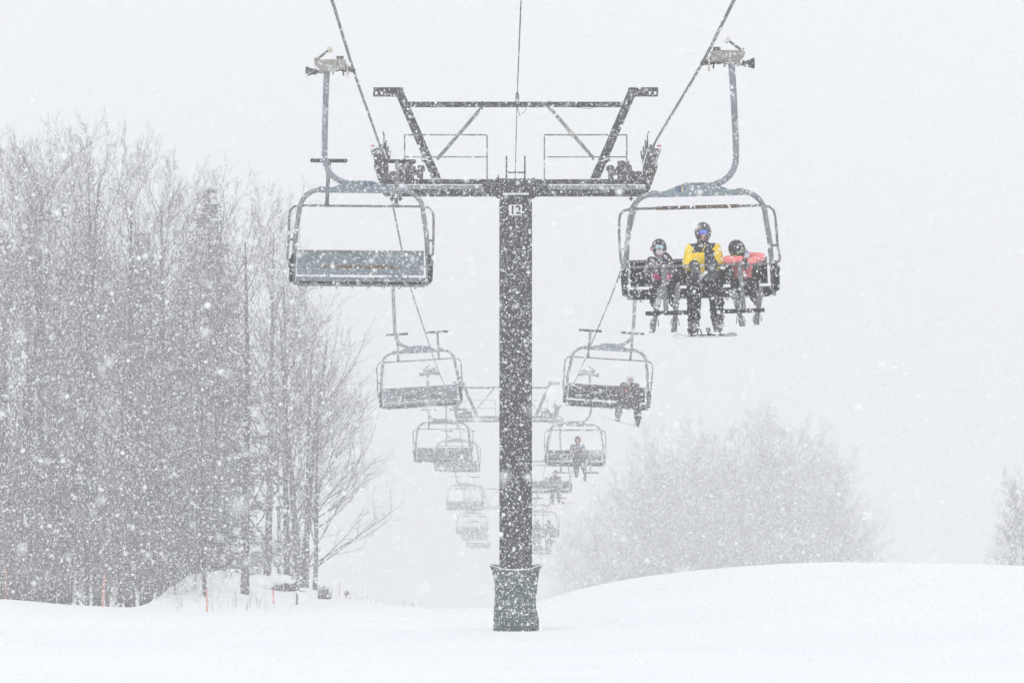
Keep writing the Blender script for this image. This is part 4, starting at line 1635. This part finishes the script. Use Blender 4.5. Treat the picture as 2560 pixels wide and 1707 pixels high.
GW = 'bare trees of the wood on the left'
rt = random.Random(8)
wood = [
    # kind, foot column, crown top row, depth, rotation, label
    ('c', 30, 318, 88.0, .4, 'forked bare tree at the left edge of the picture'),
    ('a', 95, 330, 93.0, 1.7, 'bare tree second from the left edge'),
    ('c', 150, 276, 90.0, 3.0, 'tallest bare tree of the wood, crown peaking at its upper left'),
    ('b', 225, 286, 95.0, 4.1, 'tall bare tree just right of the highest crown'),
    ('a', 300, 322, 92.0, 5.2, 'bare tree in the middle of the wood behind the long orange wand'),
    ('a', 372, 345, 96.0, 2.2, 'bare tree whose crown makes the right shoulder of the tall tops'),
    ('b', 432, 380, 100.0, .9, 'bare tree standing directly left of the pointed conifer top'),
    ('e', 470, 560, 84.5, 2.6, 'thin bare tree standing in front of the snow bank by the orange wand'),
    ('a', 562, 430, 85.5, 3.6, 'straight thick bare trunk in front of the log, nearest of the open edge'),
    ('b', 612, 432, 108.0, 1.2, 'bare tree rising left of the nearest empty chair'),
    ('b', 660, 540, 104.0, 5.0, 'slender bare tree left of the twin trunks at the wood edge'),
    ('c', 690, 640, 102.5, 0.0, 'twin trunked bare tree near the right edge of the wood'),
    ('d', 722, 760, 101.5, 0.0, 'rightmost bare tree of the wood, branches sweeping out to the slope'),
    ('d', 702, 700, 107.0, .5, 'hazy bare tree directly behind the rightmost tree, leaning to the slope'),
    ('e', 640, 700, 113.0, 3.9, 'faint thin bare tree deep behind the twin trunks'),
    ('a', 60, 420, 102.0, 2.7, 'bare tree deep in the wood near the left edge'),
    ('e', 120, 520, 87.0, .6, 'thin young bare tree low at the left of the wood'),
    ('e', 200, 560, 86.0, 3.3, 'thin young bare tree near the long orange wand'),
    ('e', 275, 600, 88.0, 5.9, 'thin young bare tree right of the long orange wand'),
    ('r', 300, 620, 114.0, 2.0, 'broad hazy tree far behind the middle of the wood'),
    ('b', 8, 440, 97.0, 2.0, 'bare tree cut by the left edge of the picture'),
    ('a', -50, 330, 92.0, 1.0, 'bare tree just outside the left edge'),
    ('b', -120, 300, 95.0, 2.0, 'bare tree well outside the left edge'),
    ('c', -190, 320, 92.0, 3.0, 'bare tree farthest outside the left edge'),
    ('b', 492, 400, 97, 1.4, 'bare tree whose fine crown surrounds the pointed conifer'),
    ('a', 340, 400, 98, 4.0, 'bare tree rising over the smaller conifer'),
    ('b', 120, 350, 99, 2.9, 'bare tree filling the tops between the second and the tallest tree'),
]
for kd, dx, top, D, rot, lab in wood:
    o = plant(kd, dx, top, D, rot, lab, GW, xs=.95 if kd != 'e' else .9)
for dx, top, D, xs, lab in ((480, 440, 103, 1.15, 'pointed dark conifer standing above the right part of the wood'),
                            (328, 540, 102, .9, 'smaller dark conifer in the middle of the wood'),
                            (412, 660, 99, 1.0, 'lower dark conifer left of the pointed conifer'),
                            (60, 900, 99, .95, 'low dark conifer at the left of the wood')):
    plant('k', dx, top, D, rt.uniform(0, 6), lab, 'dark conifers in the wood', xs=xs)

GU = 'leafless saplings under the wood'
for dx, top, D, lab in ((15, 1180, 85, 'leafless sapling at the left edge'), (70, 1150, 84, 'leafless sapling near the left edge'),
                        (125, 1190, 86, 'leafless sapling left of the long orange wand'), (178, 1140, 85, 'leafless sapling just left of the long orange wand'),
                        (222, 1200, 87, 'leafless sapling behind the long orange wand'), (275, 1160, 85, 'leafless sapling right of the long orange wand'),
                        (322, 1180, 86, 'leafless sapling midway between long wand and snow bank'), (362, 1150, 84, 'leafless sapling at the left foot of the snow bank'),
                        (402, 1190, 85, 'leafless sapling in front of the snow bank end'), (448, 1230, 86, 'small leafless sapling left of the thin bare tree'),
                        (520, 1240, 90, 'small leafless sapling on top of the snow bank'), (610, 1230, 98, 'small leafless sapling behind the log'),
                        (670, 1200, 99, 'leafless sapling between the twin trunks and the log'),
                        (45, 1230, 88, 'low leafless sapling second along the left foot of the wood'), (98, 1220, 89, 'low leafless sapling third along the left foot of the wood'),
                        (150, 1240, 88, 'low leafless sapling fourth along the left foot of the wood'), (200, 1225, 90, 'low leafless sapling left behind the long orange wand'),
                        (250, 1235, 89, 'low leafless sapling right behind the long orange wand'), (300, 1225, 88, 'low leafless sapling in the gap right of the long wand'),
                        (345, 1235, 89, 'low leafless sapling near the left foot of the snow bank')):
    plant('s', dx, top, D, rt.uniform(0, 6), lab, GU, xs=.75)
for dx, top, D, lab in ((-30, 1000, 100, 'tall thicket shrub just outside the left edge'), (25, 1040, 103, 'tall thicket shrub deep at the left edge'),
                        (68, 990, 98, 'tall thicket shrub deep behind the leftmost trunks'), (112, 1050, 102, 'tall thicket shrub deep left of the long orange wand'),
                        (150, 1010, 99, 'tall thicket shrub deep behind the tallest tree'), (200, 1040, 103, 'tall thicket shrub deep behind the long orange wand'),
                        (245, 1000, 98, 'tall thicket shrub deep right of the long orange wand'), (290, 1050, 101, 'tall thicket shrub deep in the middle of the wood'),
                        (330, 1020, 99, 'tall thicket shrub deep between long wand and snow bank'), (375, 1060, 102, 'tall thicket shrub deep at the left end of the snow bank'),
                        (420, 1090, 104, 'tall thicket shrub deep behind the snow bank'), (490, 1120, 103, 'tall thicket shrub behind the thin bare tree')):
    plant('s', dx, top, D, rt.uniform(0, 6), lab, 'thicket shrubs deep in the wood', xs=.85)

GR = 'hazy trees on the right behind the snow mound'
for kd, dx, top, D, xs, lab in (('r', 1468, 1035, 228, 1.15, 'hazy tree at the left shoulder of the right-hand copse'),
                                ('r', 1540, 985, 232, 1.15, 'hazy tree second from the left in the right-hand copse'),
                                ('r', 1620, 975, 226, 1.15, 'hazy tree left of the middle of the right-hand copse'),
                                ('r', 1700, 955, 231, 1.15, 'hazy tree in the middle of the right-hand copse'),
                                ('r', 1775, 938, 228, 1.15, 'highest hazy tree of the right-hand copse'),
                                ('r', 1842, 975, 225, 1.15, 'hazy tree right of the highest one in the copse'),
                                ('r', 1890, 1040, 230, 1.1, 'lower hazy tree at the right shoulder of the copse'),
                                ('b', 1930, 1150, 226, 1.2, 'hazy low tree with long twigs at the right end of the copse'),
                                ('r', 1515, 1090, 220, 1.1, 'lower hazy tree in front of the copse on the left'),
                                ('r', 1590, 1060, 221, 1.1, 'lower hazy tree in front of the copse left of its middle'),
                                ('r', 1665, 1050, 220, 1.1, 'lower hazy tree in front of the copse middle'),
                                ('r', 1740, 1030, 222, 1.1, 'lower hazy tree in front of the highest one in the copse'),
                                ('r', 1815, 1070, 221, 1.1, 'lower hazy tree in front of the copse on the right'),
                                ('r', 1425, 1110, 275, 1.3, 'very faint tree left of the copse'),
                                ('r', 1350, 1165, 295, 1.4, 'very faint tree between the copse and the dark column')):
    plant(kd, dx, top, D, rt.uniform(0, 6), lab, GR, xs=xs)
plant('r', 2352, 1085, 130, 2.2, 'small bare twiggy tree cut by the right edge of the picture', None, xs=.85)
plant('r', 2430, 1060, 132, 4.2, 'bare twiggy tree just outside the right edge', None, xs=1.2)
# ------------------------------------------------------------------ markers, log, weeds
def wand(dx, y0, y1, D, label, m='orange', r=.022, lean=0.0, group='orange marker wands'):
    a = at(dx, y1, D)
    g = gz(a.x, D)
    t = at(dx, y0, D)
    q = MB()
    h = t.z - g
    q.tube([(0, 0, -.3), (lean * h * .5, 0, h * .5), (lean * h, 0, h)], [r, r, r * .85], 8)
    o = q.build('marker_wand' if m == 'orange' else 'wooden_post', M[m], loc=(a.x, D, g))
    tag(o, label, 'marker' if m == 'orange' else 'post', group if m == 'orange' else None)
    return o


wand(237, 1316, 1394, 81, 'longest orange wand in front of the dark wood', lean=.04)
wand(475, 1354, 1413, 79, 'orange wand beside the thin tree at the snow bank')
wand(628, 1354, 1390, 84, 'short orange wand in front of the snowy log')
wand(805, 1370, 1386, 90, 'tiny orange wand far right of the wood', r=.018)
wand(13, 1300, 1378, 82, 'orange wand half lost in flakes at the left edge', r=.012, lean=.02)
wand(780, 1335, 1378, 100, 'faint hair-thin orange wand right of the wood', r=.01)
wand(682, 1355, 1390, 84, 'dark wooden post right of the short orange wand', m='post', r=.032)
wand(732, 1352, 1378, 88, 'weathered wooden post by the small stump', m='post', r=.03)

# small sign on a stake
sx_ = at(795, 1380, 90)
root = empty('trail_sign', (sx_.x, 90, gz(sx_.x, 90)))
MB().bar((0, 0, -.2), (0, 0, .38), .035, .035, up=(0, 1, 0)).build('stake', M['post'], root)
MB().box((.02, -.03, .30), (.16, .02, .11), bev=.004).build('sign_board', M['post'], root)
tag(root, 'tiny dark sign on a stake at the edge of the slope', 'sign')

# snow-covered log with root plate
lg = at(640, 1352, 90)
root = empty('fallen_log', (lg.x, 90, gz(lg.x, 90)))
q = MB()
q.tube([(-.9, .2, .12), (-.3, .05, .28), (.3, -.1, .30), (.62, -.2, .22)], [.16, .22, .26, .20], 12)
rs0 = random.Random(9)
for i in range(46):
    a = rs0.uniform(0, 2 * PI)
    p = Vector((.2 + rs0.uniform(-.6, .4), -.2, .22))
    e = p + Vector((math.cos(a) * rs0.uniform(.2, .5), rs0.uniform(-.25, .05), math.sin(a) * rs0.uniform(.05, .28)))
    q.tube([p, (p + e) / 2 + Vector((0, 0, rs0.uniform(-.05, .05))), e], [.03, .02, .008], 5)
q.build('log', M['bark'], root)
q = MB()
q.ell((-.7, .1, .30), (.7, .6, .30), 24, 12)
q.ell((0, 0, .44), (.50, .42, .19), 20, 10)
q.ell((.42, -.05, .36), (.30, .34, .13), 20, 10)
fused(q, 'snow_blanket', M['snowcap'], .05, root, Vector((0, 0, 0)), smooth=4)
tag(root, 'fallen log with tangled roots under a thick cap of snow', 'log')

# stump with a bushy sapling near the post
sp = at(746, 1378, 88)
root = empty('bushy_stump', (sp.x, 88, gz(sp.x, 88)))
q = MB()
for i in range(60):
    a = rs0.uniform(0, 2 * PI)
    rr = rs0.uniform(0, .16)
    h = rs0.uniform(.2, .58)
    q.tube([(math.cos(a) * rr, math.sin(a) * rr, -.05), (math.cos(a) * rr * 1.6, math.sin(a) * rr * 1.6, h)], [.018, .007], 4)
q.tube([(0, 0, -.1), (0, 0, .3)], [.10, .07], 8)
q.build('stems', M['bark'], root)
tag(root, 'small dark bushy stump right of the wooden post', 'stump')

# dead weeds poking through the snow along the wood
q = MB()
rs1 = random.Random(17)
for i in range(170):
    dx = rs1.choice((rs1.uniform(395, 760), rs1.uniform(395, 620), rs1.uniform(740, 960)))
    D = rs1.uniform(79.5, 90) if dx < 700 else rs1.uniform(86, 92)
    x = at(dx, 0, D).x
    z = gz(x, D)
    h = rs1.uniform(.08, .5) * (1 if dx < 700 else .5)
    if rs1.random() < .06:
        h *= 2.2
    lx, ly = rs1.gauss(0, .25), rs1.gauss(0, .1)
    q.tube([(x, D, z - .05), (x + lx * h * .4, D + ly * h * .4, z + h * .6), (x + lx * h, D + ly * h, z + h)], [.0055, .0045, .0025], 3, cap=False)
o = q.build('dead_weeds', M['weed'])
tag(o, 'thin dead weed stalks poking through the snow below the wood', kind='stuff')

# ------------------------------------------------------------------ falling snow
def snow_mat():
    m, nt, b = new_mat('snowflake')
    b.inputs['Base Color'].default_value = (.97, .975, .985, 1)
    b.inputs['Roughness'].default_value = 1
    b.inputs['Specular IOR Level'].default_value = 0
    N, L = nt.nodes, nt.links
    out = N['Material Output']
    df = N.new('ShaderNodeBsdfDiffuse')
    tr = N.new('ShaderNodeBsdfTranslucent')
    mx = N.new('ShaderNodeMixShader')
    nz = N.new('ShaderNodeTexNoise')
    nz.inputs['Scale'].default_value = 60
    rp = N.new('ShaderNodeMapRange')
    rp.inputs['To Min'].default_value = .86
    rp.inputs['To Max'].default_value = .93
    L.new(nz.outputs['Fac'], rp.inputs['Value'])
    L.new(rp.outputs[0], df.inputs['Color'])
    tr.inputs['Color'].default_value = (.87, .885, .91, 1)
    mx.inputs[0].default_value = .45
    L.new(df.outputs[0], mx.inputs[1])
    L.new(tr.outputs[0], mx.inputs[2])
    L.new(mx.outputs[0], out.inputs['Surface'])
    return m


M['flake'] = snow_mat()
GN = bpy.data.node_groups.new('flake_points', 'GeometryNodeTree')
GN.interface.new_socket('Geometry', in_out='INPUT', socket_type='NodeSocketGeometry')
GN.interface.new_socket('Geometry', in_out='OUTPUT', socket_type='NodeSocketGeometry')
gi = GN.nodes.new('NodeGroupInput')
go = GN.nodes.new('NodeGroupOutput')
mp_ = GN.nodes.new('GeometryNodeMeshToPoints')
na = GN.nodes.new('GeometryNodeInputNamedAttribute')
na.data_type = 'FLOAT'
na.inputs['Name'].default_value = 'flake_radius'
sm = GN.nodes.new('GeometryNodeSetMaterial')
sm.inputs['Material'].default_value = M['flake']
GN.links.new(gi.outputs[0], mp_.inputs['Mesh'])
GN.links.new(na.outputs['Attribute'], mp_.inputs['Radius'])
GN.links.new(mp_.outputs[0], sm.inputs['Geometry'])
GN.links.new(sm.outputs[0], go.inputs[0])


def flakes(seed, y0, y1, n_per_m3, rmean, rsd, margin):
    rs = np.random.RandomState(seed)
    kx, kz = 1280 / FPX, 853.5 / FPX
    # a wedge a little wider than the view, so that the snow also fills a side-stepped picture
    def area(y):
        return (2 * (kx * y + margin)) * (2 * (kz * y + margin * .4))
    ys = np.linspace(y0, y1, 400)
    cum = np.concatenate([[0], np.cumsum((area(ys[1:]) + area(ys[:-1])) / 2 * np.diff(ys))])
    n = int(cum[-1] * n_per_m3)
    y = np.interp(rs.uniform(0, cum[-1], n), cum, ys)
    x = rs.uniform(-1, 1, n) * (kx * y + margin)
    z = rs.uniform(-1, 1, n) * (kz * y + margin * .4)
    r = rmean * np.exp(rs.normal(0, rsd, n))
    keep = z > ground_z(x, y) + .45
    return np.stack([x, y, z], 1)[keep], r[keep]


parts_ = [flakes(1, 2.6, 16, 20, .0042, .40, 1.2),
          flakes(2, 16, 55, 62, .0035, .48, 1.6),
          flakes(3, 55, 88, 34, .0050, .35, 2.0),
          flakes(4, 88, 210, 8.0, .0088, .3, 2.5)]
pos = np.concatenate([p[0] for p in parts_])
rad = np.concatenate([p[1] for p in parts_])
print('flakes', len(pos))
me = bpy.data.meshes.new('falling_snow')
me.vertices.add(len(pos))
me.vertices.foreach_set('co', pos.astype(np.float32).ravel())
at_ = me.attributes.new('flake_radius', 'FLOAT', 'POINT')
at_.data.foreach_set('value', rad.astype(np.float32))
me.materials.append(M['flake'])
me.update()
fo = bpy.data.objects.new('falling_snow', me)
COL.objects.link(fo)
md = fo.modifiers.new('points', 'NODES')
md.node_group = GN
tag(fo, 'countless white snowflakes filling the air', kind='stuff')



# ------------------------------------------------------------------ light, air and camera
def setup_world():
    w = bpy.data.worlds.new('World')
    SC.world = w
    w.use_nodes = True
    nt = w.node_tree
    N, L = nt.nodes, nt.links
    bg = N['Background']
    sky = N.new('ShaderNodeTexSky')
    sky.sky_type = 'NISHITA'
    sky.sun_disc = False
    sky.sun_elevation = R(48)
    sky.sun_rotation = R(200)
    sky.air_density = 1
    sky.dust_density = 4
    cloud = N.new('ShaderNodeMix')                    # thick snow cloud covering almost all of the sky
    cloud.data_type = 'RGBA'
    cloud.inputs[0].default_value = .985
    cloud.inputs[7].default_value = (SKYV * .972, SKYV * .992, SKYV * 1.025, 1)
    L.new(sky.outputs['Color'], cloud.inputs[6])
    L.new(cloud.outputs[2], bg.inputs['Color'])
    bg.inputs['Strength'].default_value = .1


SKYV = 9.55
setup_world()

sd = bpy.data.lights.new('sun', 'SUN')
sd.energy = .9
sd.angle = R(40)
sd.color = (1, .97, .94)
so = bpy.data.objects.new('sun', sd)
COL.objects.link(so)
so.rotation_euler = (R(42), 0, R(-20))

hz = MB().box((0, 285, -22), (640, 760, 84)).build('haze', M['snowcap'], smooth=False)
hz.data.materials.clear()
hm = bpy.data.materials.new('snowy_air')
hm.use_nodes = True
for nd in list(hm.node_tree.nodes):
    if nd.type == 'BSDF_PRINCIPLED':
        hm.node_tree.nodes.remove(nd)
pv = hm.node_tree.nodes.new('ShaderNodeVolumePrincipled')
pv.inputs['Color'].default_value = (1, 1, 1, 1)
HAZE = .0038
pv.inputs['Density'].default_value = HAZE
hm.node_tree.links.new(pv.outputs['Volume'], hm.node_tree.nodes['Material Output'].inputs['Volume'])
hz.data.materials.append(hm)
tag(hz, 'pale falling-snow haze hanging over the whole slope', kind='stuff')

cd = bpy.data.cameras.new('camera')
cam = bpy.data.objects.new('camera', cd)
COL.objects.link(cam)
cam.location = (0, 0, 0)
cam.rotation_euler = (R(90), 0, 0)
cd.sensor_width = 36
cd.lens = 36 * FPX / 2560
cd.clip_start = .1
cd.clip_end = 3000
cd.dof.use_dof = True
cd.dof.focus_distance = 47
cd.dof.aperture_fstop = 5.0
SC.camera = cam

SC.view_settings.view_transform = 'Standard'
SC.view_settings.look = 'None'
SC.view_settings.exposure = 0
SC.view_settings.gamma = 1
SC.cycles.volume_bounces = 1
SC.cycles.max_bounces = 5
SC.cycles.diffuse_bounces = 3
SC.cycles.use_adaptive_sampling = True
SC.cycles.adaptive_threshold = .02
SC.cycles.use_light_tree = False
SC.cycles.use_denoising = True
